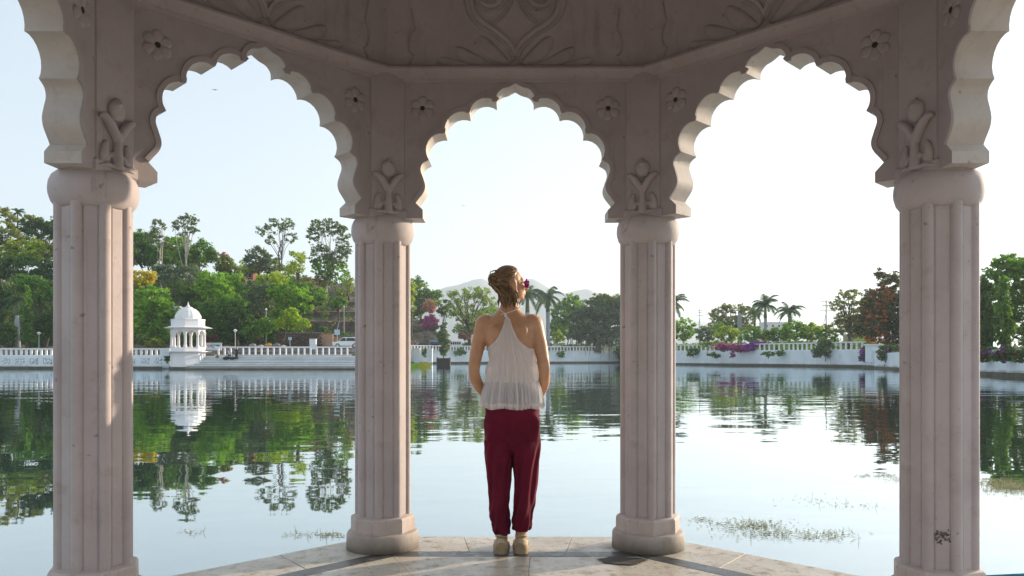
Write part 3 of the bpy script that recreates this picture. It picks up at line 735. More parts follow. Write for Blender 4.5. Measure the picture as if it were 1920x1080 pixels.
for a in ang:
    z = 1.2
    for _ in range(50):
        x = blouse_pt(a, z, 0)[0]; z = .75*z+.25*float(np.interp(abs(x-SX) if math.sin(a) < 0 else abs(x+.018), EX, EZ))
    ztop.append(z)
ph = rng.uniform(0, 6.28, 8)
FK = [(-.98, .05, .7), (-.80, .045, 1.0), (-.60, .05, .8), (-.43, .035, 1.0), (-.27, .03, .8), (-.12, .028, 1.0), (.02, .03, .7), (.15, .028, 1.0), (.31, .035, .8), (.47, .04, 1.0), (.64, .045, .8), (.82, .05, 1.0), (1.0, .05, .7)]
def folds(a, z, zt):
    """sharp gathers fanning out from the knot on the back, looser waves at the front"""
    if math.sin(a) > .25: return .03*math.sin(11*a+ph[0])
    x = blouse_pt(a, z, 0)[0]; w_ = float(np.interp(z, [1.0, 1.10, 1.2, 1.3, 1.375], [.150, .142, .112, .048, .016])); s_ = (x-SX*min(1, max(0, (z-1.0)/.3)))/w_
    s_ += .05*math.sin(9*z+3*s_); f = 0
    for k, (c, wd, am) in enumerate(FK): f += am*math.exp(-((s_-c)/wd)**2)*(.75+.35*math.sin(14*z+2.4*k))
    amp = float(np.interp(z, [1.0, 1.08, 1.2, 1.33, 1.38], [.055, .075, .070, .030, .010]))
    side = math.exp(-((z-1.08)/.05)**2)*.06*math.sin(46*(z+.35*abs(x)))*min(1, abs(x)/.10)**3
    return amp*f*(1-.3*abs(s_) if abs(s_) < 1.3 else .5) + side
rows = 26; rings = []
for i in range(rows+1):
    t = i/rows; ring = []
    for j, a in enumerate(ang):
        z = 1.0 + (ztop[j]-1.0)*t; ring.append(blouse_pt(a, z, folds(a, z, ztop[j])+ .006))
    rings.append(ring)
bl.loft(rings, cap=False)
blouse = bl.build('blouse', M['cotton'], person, True)
# gathered peplum below the seam
pe = MB(); rings = []
for i in range(15):
    t = i/14; z0 = 1.004-.158*t; ring = []
    for j, a in enumerate(ang):
        g = (.040+.050*t**.6)*(.9*(1.1-2*abs(math.sin(15*a+ph[3]+1.5*math.sin(5*a)+.25*t))**.6) + .5*(1-2*abs(math.sin(27*a+ph[4]+2*math.sin(3*a)))**.7) + .5*math.sin(7*a+ph[5]+.8*t))
        ring.append((lambda p: (p[0], p[1], p[2]+.004*math.sin(7*a+2)*t))(blouse_pt(a, z0, g + folds(a, 1.0, 1.2)*(1-t)*.35 + (.012 if t < .02 else 0))))
    rings.append(ring)
pe.loft(rings, cap=False); peplum = pe.build('peplum', M['cotton'], blouse, True)
tb = MB()
def ring_tube(z, k, r, par, name, mat):
    t_ = MB(); t_.tube([blouse_pt(a, z, k+folds(a, 1.0, 1.2)*.35) for a in ang]+[blouse_pt(ang[0], z, k+folds(ang[0], 1.0, 1.2)*.35)], r, 5); return t_.build(name, mat, par, True)
ring_tube(1.003, .012, .0022, blouse, 'seam', M['cord'])
eh = MB(); eh.loft([[(p[0]*1.02, p[1]*1.02, p[2]) for p in rings[q_]] for q_ in (11, 12, 13)], cap=False)
eh.build('embroidered_trim', M['cord'], blouse, True)
ed = MB(); ed.tube([Vector(blouse_pt(a, zt, .012)) for a, zt in zip(ang, ztop)]+[Vector(blouse_pt(ang[0], ztop[0], .012))], .0022, 5); ed.build('bound_edge', M['cord'], blouse, True)
# halter cords and bow
kn = Vector((wx(948), torso(1.385, 2)-torso(1.385, 4)-.006, wz(590)))
for s, ex in ((-1, wx(931)), (1, wx(976))):
    c_ = MB(); z2 = wz(578); xm = torso(z2, 1)
    a_ = Vector((ex, torso(z2, 2)-.036, z2+.002)); b_ = Vector((ex+s*.006, torso(z2, 2)+.03, z2+.012)); c2_ = Vector((xm+s*.03, torso(z2, 2)+.07, z2-.02)); d_ = Vector((xm+s*.045, torso(1.28, 2)+.098, 1.30))
    c_.tube(catmull([kn, kn.lerp(a_, .5)+Vector((0, -.010, -.003)), a_, b_, c2_, d_], 6), .0024, 6); c_.build('halter_cord', M['cord'], blouse, True)
bw = MB(); bw.ell(kn+Vector((0, -.003, 0)), (.005, 0, 0), (0, .004, 0), (0, 0, .0045), 8, 6)
for pts in ([(0, 0, 0), (.006, -.006, -.010), (.007, -.006, -.020), (.002, -.004, -.022), (0, -.002, -.004)], [(0, 0, 0), (-.006, -.005, -.010), (-.006, -.005, -.018), (-.001, -.003, -.018), (0, -.002, -.002)], [(0, 0, 0), (-.014, -.004, -.002), (-.026, -.004, -.008)]):
    bw.tube([kn+Vector(p) for p in catmull(pts, 4)], .0028, 6)
bw.build('bow', M['cord'], blouse, True)
# trousers
tr = MB()
tr.loft([ering(wx(960.5), -.004, z, rx, ry, 30, 2.4) for z, rx, ry in ((.585, .030, .05), (.61, .060, .08), (.66, .105, .098), (.72, .146, .112), (.80, .158, .126), (.86, .160, .128), (.92, .158, .124), (.985, .144, .108))])
def leg(rows_):
    rr = []
    for y, xa, xb, yc, ry in rows_: rr.append(ering((wx(xa)+wx(xb))/2, yc, wz(y), (wx(xb)-wx(xa))/2, ry, 26, 2.4))
    tr.loft(rr)
leg([(762, 918, 956, -.004, .08), (790, 907, 959.5, -.004, .122), (830, 908.5, 959.2, -.002, .115), (855, 910, 958.5, .0, .108), (880, 913, 958.6, .002, .098), (905, 915, 958, .004, .090), (930, 917.5, 954, -.002, .083), (950, 919, 952.5, -.008, .080), (970, 920, 954, -.008, .078), (988, 923, 955.5, -.004, .074), (1004, 928, 955.5, .0, .066)])
leg([(762, 964, 1004, -.004, .08), (790, 961.0, 1013.5, -.004, .122), (830, 961.4, 1012, -.002, .115), (855, 962, 1011, .0, .108), (880, 964, 1009.5, .002, .098), (905, 967, 1008, .004, .090), (930, 965.5, 1004, -.002, .083), (950, 964, 1000.5, -.008, .080), (970, 962.5, 997, -.008, .078), (985, 962, 995, -.004, .074), (997.5, 963, 993, .0, .066)])
tr_me = remesh(tr, .007, 'trousers', 14, .5)
co = np.empty(len(tr_me.vertices)*3); tr_me.vertices.foreach_get('co', co); co = co.reshape(-1, 3)
x, y, z = co.T; legx = np.where(z < .66, np.where(x < 0, -.075, .075), 0); dx = x-legx; a = np.arctan2(y, dx); rad = np.hypot(dx, y)+1e-6
amp = np.clip((.98-z)/.35, .25, 1)
f = .0065*amp*np.sin(6*a+9*z+2*np.sin(7*z)) + .0045*amp*np.sin(11*a-22*z+np.sin(15*z)) + .006*np.clip((.42-z)/.3, 0, 1)*np.sin(52*z+3*np.sin(2*a)+np.sign(x))
co[:, 0] += f*dx/rad; co[:, 1] += f*y/rad
tr_me.vertices.foreach_set('co', co.reshape(-1)); tr_me.update()
trousers = mk('trousers', tr_me, M['maroon'], person)
# shoes
M['suede'] = plain('beige_suede', (.50, .40, .27), .85, .25, 25, .1); M['sole'] = plain('tan_rubber_sole', (.36, .27, .17), .75, .3, 20); M['heel_patch'] = plain('tan_heel_leather', (.33, .235, .125), .7, .3, 25)
for s, xc, tw in ((-1, wx(940), R(4)), (1, wx(977), R(-6))):
    u = MB(); so_ = MB(); hp = MB()
    secs = [(-.082, .012, .046), (-.076, .022, .064), (-.066, .031, .084), (-.045, .037, .096), (-.01, .037, .092), (.04, .040, .078), (.09, .044, .062), (.135, .042, .050), (.165, .032, .040), (.18, .016, .030)]
    rings = []; rs = []
    for y_, hw, h in secs:
        rings.append([(xc+hw*1.0, y_, .022), (xc+hw*1.06, y_, .036), (xc+hw*.86, y_, .022+(h-.022)*.62), (xc+hw*.48, y_, h*.97), (xc, y_, h), (xc-hw*.48, y_, h*.97), (xc-hw*.86, y_, .022+(h-.022)*.62), (xc-hw*1.06, y_, .036), (xc-hw, y_, .022)])
        rs.append([(xc+hw*1.12, y_-.003, .001), (xc+hw*1.16, y_-.003, .014), (xc+hw*1.10, y_-.003, .026), (xc-hw*1.10, y_-.003, .026), (xc-hw*1.16, y_-.003, .014), (xc-hw*1.12, y_-.003, .001)])
    u.loft(rings); so_.loft(rs)
    sh_o = u.build('shoe', M['suede'], person, 50); so_.build('sole', M['sole'], sh_o, 40)
    hp.loft([[(xc+hw*k, y_-.0035, zz_) for k, zz_ in ((1.05, .026), (.98, .050), (.60, .064), (0, .068), (-.60, .064), (-.98, .050), (-1.05, .026))] for y_, hw in ((-.0805, .016), (-.0755, .0245), (-.066, .0325))], cap=True)
    hp.build('heel_patch', M['heel_patch'], sh_o, 40)
    cl = MB(); cl.tube([(xc+.030*math.cos(q), -.022+.040*math.sin(q), .096+.010*math.sin(q)*-1) for q in np.linspace(0, 2*math.pi, 17)], .007, 6); cl.build('padded_collar', M['suede'], sh_o, True)
    for o in [sh_o]: o.rotation_euler = (0, 0, 0)
M['pearl'] = plain('pearl_earring', (.85, .82, .78), .2)
e = MB(); e.ell(H(.006, .088, -.046), (.0055, 0, 0), (0, .0055, 0), (0, 0, .0055), 10, 8); e.build('earring', M['pearl'], person, True)
# magenta flower at the far temple
fc = P(987.5, 532, 4.60); fo_ = thing('flower', "magenta flower tucked at the far side of the woman's brow", 'flower', fc)
M['petal'] = plain('magenta_petal', (.55, .02, .32), .6, .4, 40); M['stamen'] = plain('pale_stamen', (.85, .65, .75), .6)
for k in range(5):
    a = k*2*math.pi/5+.3; p_ = MB(); d = Vector((.35*math.cos(a), -.55, math.sin(a))).normalized(); d = Vector((math.cos(a)*.55, -.25*math.cos(a+1), math.sin(a)*.95)); w_ = Vector((-math.sin(a)*.55, -.2, math.cos(a)*.95))
    rings = []
    for i in range(6):
        t = i/5; w2 = .0145*math.sin(math.pi*(.12+.76*t)); c = d*(.004+.027*t)+Vector((0, -.010*math.sin(t*2.2), 0)); rings.append([c-w_*w2, c+Vector((.002, -.003, 0)), c+w_*w2, c+Vector((-.001, .001, 0))])
    p_.loft(rings); p_.build('petal', M['petal'], fo_, True)
s_ = MB(); s_.tube([(0, 0, 0), (.004, -.012, .002), (.012, -.022, .003)], [.0025, .002, .0016], 6); s_.build('stamen', M['stamen'], fo_, True)
# ------------------------------------------------------------------ left shore: wall, kiosk, ghat steps, street
YL = 110.0
def pxp(px, py, Y): return P(px, py, Y)
M['panel'] = None
def panel_mat():
    m, nt, b = nodes('peeling_wall_panel'); v = nt.nodes.new('ShaderNodeNewGeometry').outputs['Position']
    vo = nt.nodes.new('ShaderNodeTexVoronoi'); vo.feature = 'DISTANCE_TO_EDGE'; vo.inputs['Scale'].default_value = 2.6; nt.links.new(v, vo.inputs['Vector'])
    n = noise(nt, 3, 4, .7, v); r1 = ramp(nt, vo.outputs['Distance'], [(.03, 1.0), (.09, 0.0)]); r2 = ramp(nt, n.outputs[0], [(.36, 0.0), (.46, 1.0)])
    f = nt.nodes.new('ShaderNodeMath'); f.operation = 'MULTIPLY'; nt.links.new(r1.outputs[0], f.inputs[0]); nt.links.new(r2.outputs[0], f.inputs[1])
    nt.links.new(mixc(nt, f.outputs[0], (.72, .76, .79), (.14, .14, .14)), b.inputs['Base Color']); b.inputs['Roughness'].default_value = .85; return m
M['panel'] = panel_mat()
def seg_wall(name, label, pts, thick, footing=.35, mat='white_wall', extra=None):
    """a retaining wall along world points (x,y,ztop), with a stained footing as its part"""
    t = thing(name, label, 'wall', (pts[0][0], pts[0][1], 0)); o = Vector((pts[0][0], pts[0][1], 0))
    def run(z0, z1, th, nm, m):
        mb = MB(); rings = []
        for i, p in enumerate(pts):
            d = Vector((pts[min(i+1, len(pts)-1)][0]-pts[max(i-1, 0)][0], pts[min(i+1, len(pts)-1)][1]-pts[max(i-1, 0)][1], 0)).normalized(); n = Vector((-d.y, d.x, 0))
            c = Vector((p[0], p[1], 0))-o; zt = z1 if z1 is not None else p[2]
            rings.append([c-n*th[0]+Vector((0, 0, z0)), c-n*th[1]+Vector((0, 0, zt)), c+n*.6+Vector((0, 0, zt)), c+n*.6+Vector((0, 0, z0))])
        mb.loft(rings); return mb.build(nm, m, t)
    run(-1.6, None, (thick*1.15, thick), 'wall_face', M[mat])
    if footing: run(-1.6, footing, (thick*1.15+.28, thick*1.15+.16), 'footing', M['algae'])
    return t
def balustrade(name, label, p0, p1, n, h, bw=.16, rail=.16, base=.10, group=None):
    """rails and n balusters between two world points (x,y,z at the foot)"""
    p0 = Vector(p0); p1 = Vector(p1); d = p1-p0; L = d.length; t = thing(name, label, 'balustrade', p0)
    rot = math.atan2(d.y, d.x); t.rotation_euler = (0, -math.asin(d.z/L), rot)
    MB().box(-.1, L+.1, -.16, .16, h-rail, h).build('top_rail', M['white_trim'], t, bevel=.02)
    MB().box(-.1, L+.1, -.15, .15, -.02, base).build('bottom_rail', M['white_trim'], t)
    me = MB().box(-bw/2, bw/2, -.10, .10, base-.01, h-rail+.01).mesh('baluster'); me.materials.append(M['white_trim'])
    for i in range(n):
        o = bpy.data.objects.new('baluster', me); link(o, t); o.location = (L*(i+.5)/n, 0, 0)
    return t
# far-left wall with panels
wl = seg_wall('lakeside_wall', 'white retaining wall with peeling square panels left of the small domed kiosk', [(XP(-330, YL), YL, 1.88), (XP(312, YL), YL, 1.88)], .3)
pm = MB().box(-.62, .62, -.03, .02, -.44, .44).mesh('wall_panel'); pm.materials.append(M['panel'])
for px in range(-90, 312, 26):
    o = bpy.data.objects.new('wall_panel', pm); link(o, wl); o.location = (XP(px, YL)-wl.location.x, -.33, 1.12)
balustrade('balustrade', 'white balustrade on the panelled wall at the far left shore', (XP(-330, YL), YL, 1.88), (XP(307, YL), YL, 1.88), 68, 1.06, .30, .2)
MB().box(-.5, .5, -.55, .3, -1, 2.95).build('wall_pier', M['white_wall'], wl, loc=(XP(314, YL)-wl.location.x, 0, 0), bevel=.03)
# the small domed kiosk in the water
SC = YL/FPX*.985; KX, KY = XP(351, 108.3), 108.6
kio = thing('domed_kiosk', 'small white domed kiosk on an octagonal podium standing in the lake', 'kiosk', (KX, KY, 0))
def o8(a, z, n=8, rot=22.5): return [(a/math.cos(math.pi/n)*math.cos(2*math.pi*j/n+R(rot)), a/math.cos(math.pi/n)*math.sin(2*math.pi*j/n+R(rot)), z) for j in range(n)]
KR = 13.0
def kb(rings, name, par=kio, mat='chhatri', sm=False): return MB().loft(rings).build(name, M[mat], par, sm)
kb([o8(2.2, -1.6, rot=KR), o8(2.15, 2.36, rot=KR)], 'podium')
kb([o8(2.32, -1.6, rot=KR), o8(2.28, .32, rot=KR)], 'footing', mat='algae')
kb([o8(2.75, 2.36, rot=KR), o8(2.85, 2.42, rot=KR), o8(2.85, 2.50, rot=KR)], 'ledge')
kb([o8(2.15, 2.501, rot=KR), o8(2.15, 3.02, rot=KR), o8(2.0, 3.03, rot=KR)], 'parapet')
colm = MB().lathe([(.26, 3.03), (.26, 3.25), (.19, 3.30), (.175, 4.9), (.24, 5.02), (.26, 5.1)], 10).mesh('kiosk_column', 40); colm.materials.append(M['chhatri'])
for j in range(8):
    a = 2*math.pi*j/8+R(KR); o = bpy.data.objects.new('kiosk_column', colm); link(o, kio); o.location = (1.98/math.cos(math.pi/8)*math.cos(a), 1.98/math.cos(math.pi/8)*math.sin(a), 0)
w2 = 1.98*T8; ap_ = [(-w2-.12, 5.05)] + [(-(w2-.2)*math.cos(t), 4.75+.62*math.sin(t)**.8) for t in np.linspace(0, math.pi, 13)] + [(w2+.12, 5.05), (w2+.12, 5.75), (-w2-.12, 5.75)]
am = MB().prism([(x, z) for x, z in ap_], 1.86, 2.10).mesh('kiosk_arch'); am.materials.append(M['chhatri'])
for j in range(8):
    o = bpy.data.objects.new('kiosk_arch', am); link(o, kio); o.rotation_euler = (0, 0, 2*math.pi*(j+.5)/8+R(KR)-math.pi/2)
kb([o8(2.05, 5.72, rot=KR), o8(2.95, 5.70, rot=KR), o8(2.98, 5.76, rot=KR), o8(2.1, 6.02, rot=KR)], 'eave')
kb([o8(2.06, 6.0, rot=KR), o8(2.06, 6.78, rot=KR), o8(2.14, 6.84, rot=KR), o8(2.14, 6.95, rot=KR), o8(1.9, 7.0, rot=KR)], 'drum')
dome = MB(); rings = []
for i in range(13):
    t = i/12*math.pi/2; r0 = 1.68*math.cos(t)**.85 if i < 12 else .12; z = 7.0+1.62*math.sin(t)**1.0
    if i < 3: r0 = (1.62, 1.70, 1.71)[i]
    rings.append([(r0*(1+.05*abs(math.cos(8*a))-.03)*math.cos(a), r0*(1+.05*abs(math.cos(8*a))-.03)*math.sin(a), z) for a in np.linspace(0, 2*math.pi, 64, endpoint=False)])
dm = dome.loft(rings).build('ribbed_dome', M['chhatri'], kio, 40)
MB().lathe([(.55, 8.50), (.62, 8.62), (.42, 8.70), (.20, 8.78), (.24, 8.86), (.14, 8.95), (.09, 9.15), (.02, 9.42)], 14).build('finial', M['chhatri'], dm, True)
# ghat steps
gh = thing('ghat_steps', 'broad white lakeside steps between the domed kiosk and the street', 'steps', (XP(388, 106), 106, 0))
xa, xb = XP(388, 106)-3.0, XP(700, 106); NS = 7
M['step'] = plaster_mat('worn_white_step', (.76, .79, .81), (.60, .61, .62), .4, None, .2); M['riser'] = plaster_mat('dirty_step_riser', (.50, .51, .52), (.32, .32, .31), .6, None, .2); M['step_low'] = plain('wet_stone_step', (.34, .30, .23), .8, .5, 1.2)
for i in range(NS):
    z1 = .26*(i+1)+.03*(i % 2)
    MB().box(xa+(i*.12)-gh.location.x, xb-gh.location.x, i*.52, 4.4, -1.6 if i == 0 else .26*i-.03, z1).build('step', M['step_low'] if i == 0 else M['riser'], gh, bevel=.03)
    if i: MB().box(xa+(i*.12)-gh.location.x-.05, xb-gh.location.x+.02, i*.52-.11, i*.52+.4, z1-.11, z1+.03).build('nosing', M['step'], gh, bevel=.015)
MB().box(xa-.4-gh.location.x, xb-gh.location.x, -.35, 0, -1.6, .12).build('footing', M['algae'], gh)
balustrade('balustrade', 'open white railing along the top of the broad lakeside steps', (XP(404, YL), YL, 1.92), (XP(657, YL), YL, 1.92), 22, 1.26, .20, .17)
MB().box(-.7, .7, -.02, .05, 0, 1.4)
# street furniture of the left shore
def at_ground(px, Y): return Vector((XP(px, Y), Y, ground(px, Y)))
M['asphalt'] = plain('grey_asphalt', (.11, .11, .115), .9, .25, .4)
rd = MB(); rows = []
for px in range(380, 700, 20): rows.append([(XP(px, Y), Y, ground(px, Y)+.06) for Y in (YL+5, YL+9, YL+13, YL+18, YL+22)])
rd.loft(rows, cap=False, closed=False); tag(rd.build('road', M['asphalt']), kind='structure')
M['tan'] = plain('tan_painted_wall', (.50, .36, .24), .85, .35, .6, c2=(.42, .22, .16)); M['rubble'] = plain('rubble_stone', (.20, .15, .125), .95, .6, 1.2, .8)
M['blue_white'] = plain('white_sheet_metal', (.78, .80, .83), .5, .08); M['pole'] = plain('galvanised_pole', (.42, .43, .44), .5, .2); M['lampwhite'] = plain('white_lamp_glass', (.85, .85, .83), .3, .05)
def box_thing(name, label, cat, px0, px1, py0, Y, depth, mat, cap=None, h=None):
    g = ground((px0+px1)/2, Y)-.1; x0, x1 = XP(px0, Y), XP(px1, Y); z1 = ZP(py0, Y)
    t = thing(name, label, cat, ((x0+x1)/2, Y, g)); w_ = (x1-x0)/2
    MB().box(-w_, w_, 0, depth, 0, z1-g).build('wall_body', M[mat], t, bevel=.02)
    MB().box(-w_-.06, w_+.06, -.06, depth+.06, z1-g+.001, z1-g+.10).build('coping', M[cap or mat], t, bevel=.02)
    return t
gw = box_thing('painted_low_wall', 'low white wall with faded blue and red graffiti behind the domed kiosk', 'wall', 381, 415, 644, 117, .3, 'white_trim')
M['graf_b'] = plain('faded_blue_paint', (.10, .36, .52), .8, .5, 3, c2=(.62, .68, .72)); M['graf_r'] = plain('faded_red_paint', (.55, .22, .24), .8, .5, 3, c2=(.72, .66, .66))
gz = ZP(648.5, 117)-gw.location.z
for cx, mt, r0, sx in ((.35, 'graf_b', .42, 1.5), (-.45, 'graf_r', .28, 1.3), (.95, 'graf_b', .26, 1.0)):
    n = 20; MB().add([(cx+r0*sx*(1+.25*math.sin(5*a))*math.cos(a), -.004, gz+r0*.8*(1+.2*math.sin(3*a+1))*math.sin(a)) for a in np.linspace(0, 2*math.pi, n, endpoint=False)], [tuple(range(n))]).build('graffiti', M[mt], gw)
box_thing('boundary_wall', 'tan and rust painted boundary wall behind the white cabinet', 'wall', 569, 624, 627, 126, .4, 'tan')
box_thing('boundary_wall', 'pink washed low wall running behind the parked white car', 'wall', 626, 690, 633, 129, .4, 'tan')
# rubble wall: stones stacked in rows
rub = thing('rubble_wall', 'dark rough stone wall between the shade trees and the tan wall', 'wall', at_ground(560, 125))
sm_ = []
for q in range(4):
    s_ = MB(); s_.ell((0, 0, 0), (.34, 0, 0), (0, .28, 0), (0, 0, .22), 7, 5); s_.v = [(x*random.uniform(.8, 1.15), y*random.uniform(.8, 1.1), z*random.uniform(.75, 1.1)) for x, y, z in s_.v]; me = s_.mesh('stone', 30); me.materials.append(M['rubble']); sm_.append(me)
for i in range(8):
    for j in range(15):
        o = bpy.data.objects.new('stone', random.choice(sm_)); link(o, rub); o.location = (-3.6+j*.5+(i % 2)*.25+random.uniform(-.05, .05), random.uniform(-.08, .08), .1+i*.31); o.rotation_euler = (random.uniform(-.4, .4), random.uniform(-.4, .4), random.uniform(0, 6))
cab = thing('cabinet', 'plain white roadside cabinet standing behind the white railing', 'cabinet', at_ground(587, 118)+Vector((0, 0, -.05)))
hgt = ZP(636, 118)-cab.location.z
MB().box(-.48, .48, -.3, .3, .06, hgt).build('cabinet_body', M['blue_white'], cab, bevel=.03); MB().box(-.52, .52, -.34, .34, 0, .06).build('plinth', M['rubble'], cab); MB().box(-.53, .53, -.35, .35, hgt+.001, hgt+.06).build('lid', M['blue_white'], cab)
def lamp(label, px, ptop, Y, kind='cone', r=.32, mat='lampwhite', group=None):
    g = at_ground(px, Y); t = thing('lamp_post', label, 'lamp', g, group=group); h = ZP(ptop, Y)-g.z
    MB().tube([(0, 0, -.2), (0, 0, h*.5), (0, 0, h-.2)], [.08, .06, .05], 8).build('post', M['pole'], t)
    if kind == 'cone':
        sh_ = MB().lathe([(.07, h-.32), (r*.9, h-.05), (r, h), (r*.6, h+.04), (.04, h+.16)], 14).build('lamp_shade', M['lampwhite'], t, 40)
    else: MB().ell((0, 0, h), (r, 0, 0), (0, r, 0), (0, 0, r), 12, 8).build('lamp_globe', M['lampwhite'], t, True)
    return t
lamp('white cone-shaded lamp post above the steps beside the domed kiosk', 441, 619, 114)
lamp('white cone-shaded lamp post in the dark shrubs at the far left', 73, 624, 116)
lamp('slim pole with a white globe standing before the leafy slope left of centre', 499, 580, 124, 'globe', .16)
lamp('slim white-topped pole high on the slope under the maroon shrub', 462, 527, 160, 'globe', .2)
lamp('tall white pole beside the terraced bank', 645, 575, 140, 'globe', .14)
lamp('white globe lamp at the left end of the centre bank above the rocks', 773, 574, 236, 'globe', .35)
lamp('white globe lamp under the thin-crowned tree on the right bank', 1585, 626, 138, 'globe', .32)
def sign(label, px, py0, py1, hw, Y, mat, topx=None):
    g = at_ground(px, Y); t = thing('sign', label, 'sign', g); z0, z1 = ZP(py1, Y)-g.z, ZP(py0, Y)-g.z
    MB().tube([(0, .04, -.2), (0, .04, z1)], .05, 8).build('post', M['pole'], t); MB().box(-hw, hw, -.03, .03, z0, z1).build('board', M[mat], t, bevel=.01)
    if topx: MB().tube([(0, .04, z1), (.35, .04, ZP(topx, Y)-g.z)], .04, 6).build('mast', M['pole'], t)
    return t
M['board_b'] = plain('pale_blue_sign', (.45, .62, .68), .6, .3, 2)
sign('small pale blue sign on a post in front of the rubble wall', 543.5, 632, 637.5, .26, 119, 'board_b')
sign('pale blue signboard with a leaning mast beside the white car', 632, 618, 628, .42, 121, 'board_b', 602)
def sack(label, px, py, r, Y, c):
    g = at_ground(px, Y); m = MB(); n = 12; rings = []
    for i in range(7):
        t = i/6; k = math.sin(math.pi*(.14+.72*t))**.6; rings.append([(r*k*math.cos(a)*(1+.12*math.sin(3*a+i)), r*.8*k*math.sin(a), r*1.25*t) for a in np.linspace(0, 2*math.pi, n, endpoint=False)])
    m.loft(rings); m.tube([(0, 0, r*1.2), (.04, 0, r*1.45)], [.10*r, .2*r], 6); o = m.build('tied_bundle', plain('bundle_cloth', c, .9, .3, 4), None, True); o.location = g; tag(o, label, 'bundle', 'bundles at the road edge')
sack('pink cloth bundle on the road edge behind the railing', 489, 645, .55, 118, (.55, .42, .42)); sack('orange cloth bundle on the road edge behind the railing', 503.5, 643, .62, 119, (.60, .30, .08))
sack('grey bundle under the shade trees, leftmost of the roadside bundles', 474, 644, .6, 119, (.30, .27, .26)); sack('dark grey bundle between the orange bundle and the small sign', 519, 645, .62, 119, (.22, .2, .2)); sack('cream bundle at the foot of the rubble wall', 531, 646, .42, 119, (.6, .55, .45))
# cars
M['carglass'] = plain('dark_car_glass', (.02, .03, .035), .08, .1); M['tyre'] = plain('black_tyre', (.02, .02, .02), .85, .2); M['rim'] = plain('grey_alloy', (.5, .5, .52), .35, .1, metal=.6); M['red_lens'] = plain('red_tail_lens', (.4, .02, .02), .3); M['head_lens'] = plain('clear_lens', (.8, .8, .78), .15)
def car(label, px, Y, paint, L=4.2, h=1.65, rot=0.0, suv=True, dz=0):
    t = thing('parked_car', label, 'car', at_ground(px, Y)+Vector((0, 0, dz)), rot); k = L/4.2; hh = h/1.65
    pr = [(-2.05, .32), (-2.1, .62), (-2.05, .86), (-1.2, .98), (-.62, 1.52), (-.3, 1.62), (1.25, 1.62), (1.75, 1.45), (1.98, .98), (2.08, .9), (2.1, .45), (2.0, .32)]
    if not suv: pr = [(-2.05, .32), (-2.1, .60), (-2.0, .78), (-1.05, .90), (-.4, 1.34), (0, 1.42), (.8, 1.40), (1.5, .98), (2.05, .9), (2.1, .45), (2.0, .32)]
    pr = [(x*k, z*hh) for x, z in pr]
    body_ = MB(); rings = []
    for y, ins in ((-.84, .93), (-.80, .98), (-.5, 1.0), (.5, 1.0), (.80, .98), (.84, .93)):
        rings.append([(x*(ins if z > .9 else 1), y*(.86 if z > 1.2*hh else 1), z*(.5+.5*ins)+.0) for x, z in pr])
    body_.loft(rings); b_ = body_.build('body', paint, t, 35)
    roof = 1.55*hh if suv else 1.33*hh
    for y in (-.80, .80):
        s = math.copysign(1, y); g_ = MB()
        g_.add([(-1.02*k, s*.862, 1.04*hh), (-.05*k, s*.862, 1.04*hh), (-.05*k, s*.745, roof-.05), (-.56*k, s*.745, roof-.08)], [(0, 1, 2, 3)]); g_.build('window', M['carglass'], b_)
        g_ = MB(); g_.add([(.05*k, s*.862, 1.04*hh), (1.55*k, s*.862, 1.04*hh), (1.2*k, s*.745, roof-.05), (.05*k, s*.745, roof-.05)], [(0, 1, 2, 3)]); g_.build('window', M['carglass'], b_)
        for x in (-1.3*k, 1.28*k):
            wh = MB(); wh.loft([[(x+r*math.cos(a), yy, .33+r*math.sin(a)) for a in np.linspace(0, 2*math.pi, 18, endpoint=False)] for r, yy in ((.30, s*.66), (.335, s*.68), (.335, s*.85), (.30, s*.875))]); w_ = wh.build('wheel', M['tyre'], t, 40)
            rm = MB(); rm.loft([[(x+r*math.cos(a), yy, .33+r*math.sin(a)) for a in np.linspace(0, 2*math.pi, 14, endpoint=False)] for r, yy in ((.2, s*.876), (.19, s*.885), (.06, s*.882))]); rm.build('rim', M['rim'], w_, 40)
    for y in (-.6, .6):
        MB().box(-2.12*k, -2.02*k, y-.16, y+.16, .66*hh, .80*hh).build('headlight', M['head_lens'], t, bevel=.02); MB().box(2.03*k, 2.115*k, y-.12, y+.12, .68*hh, .86*hh).build('tail_light', M['red_lens'], t, bevel=.02)
    return t
CP = lambda n, c: plain(n, c, .25, .04)
car('white parked car with tinted windows behind the railing of the lakeside steps', 651, 120, CP('white_car_paint', (.80, .81, .82)))
car('dark car parked behind the centre balustrade below the rocky bank', 791, 222, CP('black_car_paint', (.04, .045, .05)), rot=.15, dz=.6)
car('dark green car parked behind the balustrade beside the white van', 884, 233, CP('green_car_paint', (.03, .05, .045)), rot=.1, dz=.6)
car('white car parked behind the balustrade at the foot of the tall palm', 1040, 252, CP('white_paint', (.78, .79, .8)), suv=False, dz=.8)
car('tan car parked behind the balustrade left of the hanging aerial roots', 1066, 254, CP('tan_paint', (.50, .38, .24)), L=3.4, dz=.6)
van = thing('van', 'white box van with barred windows parked behind the centre balustrade', 'van', at_ground(853, 230)+Vector((0, 0, .6)))
vb = MB().box(-2.1, 2.1, -.9, .9, .35, 2.3).build('body', CP('white_van_paint', (.76, .77, .76)), van, bevel=.12)
for i in range(5): MB().box(-1.2+i*.62, -.72+i*.62, -.925, -.895, 1.25, 2.0).build('window', M['carglass'], vb)
for x in (-1.4, 1.4):
    for s in (-1, 1): MB().loft([[(x+.36*math.cos(a), yy, .36+.36*math.sin(a)) for a in np.linspace(0, 2*math.pi, 16, endpoint=False)] for yy in (s*.7, s*.92)]).build('wheel', M['tyre'], van)
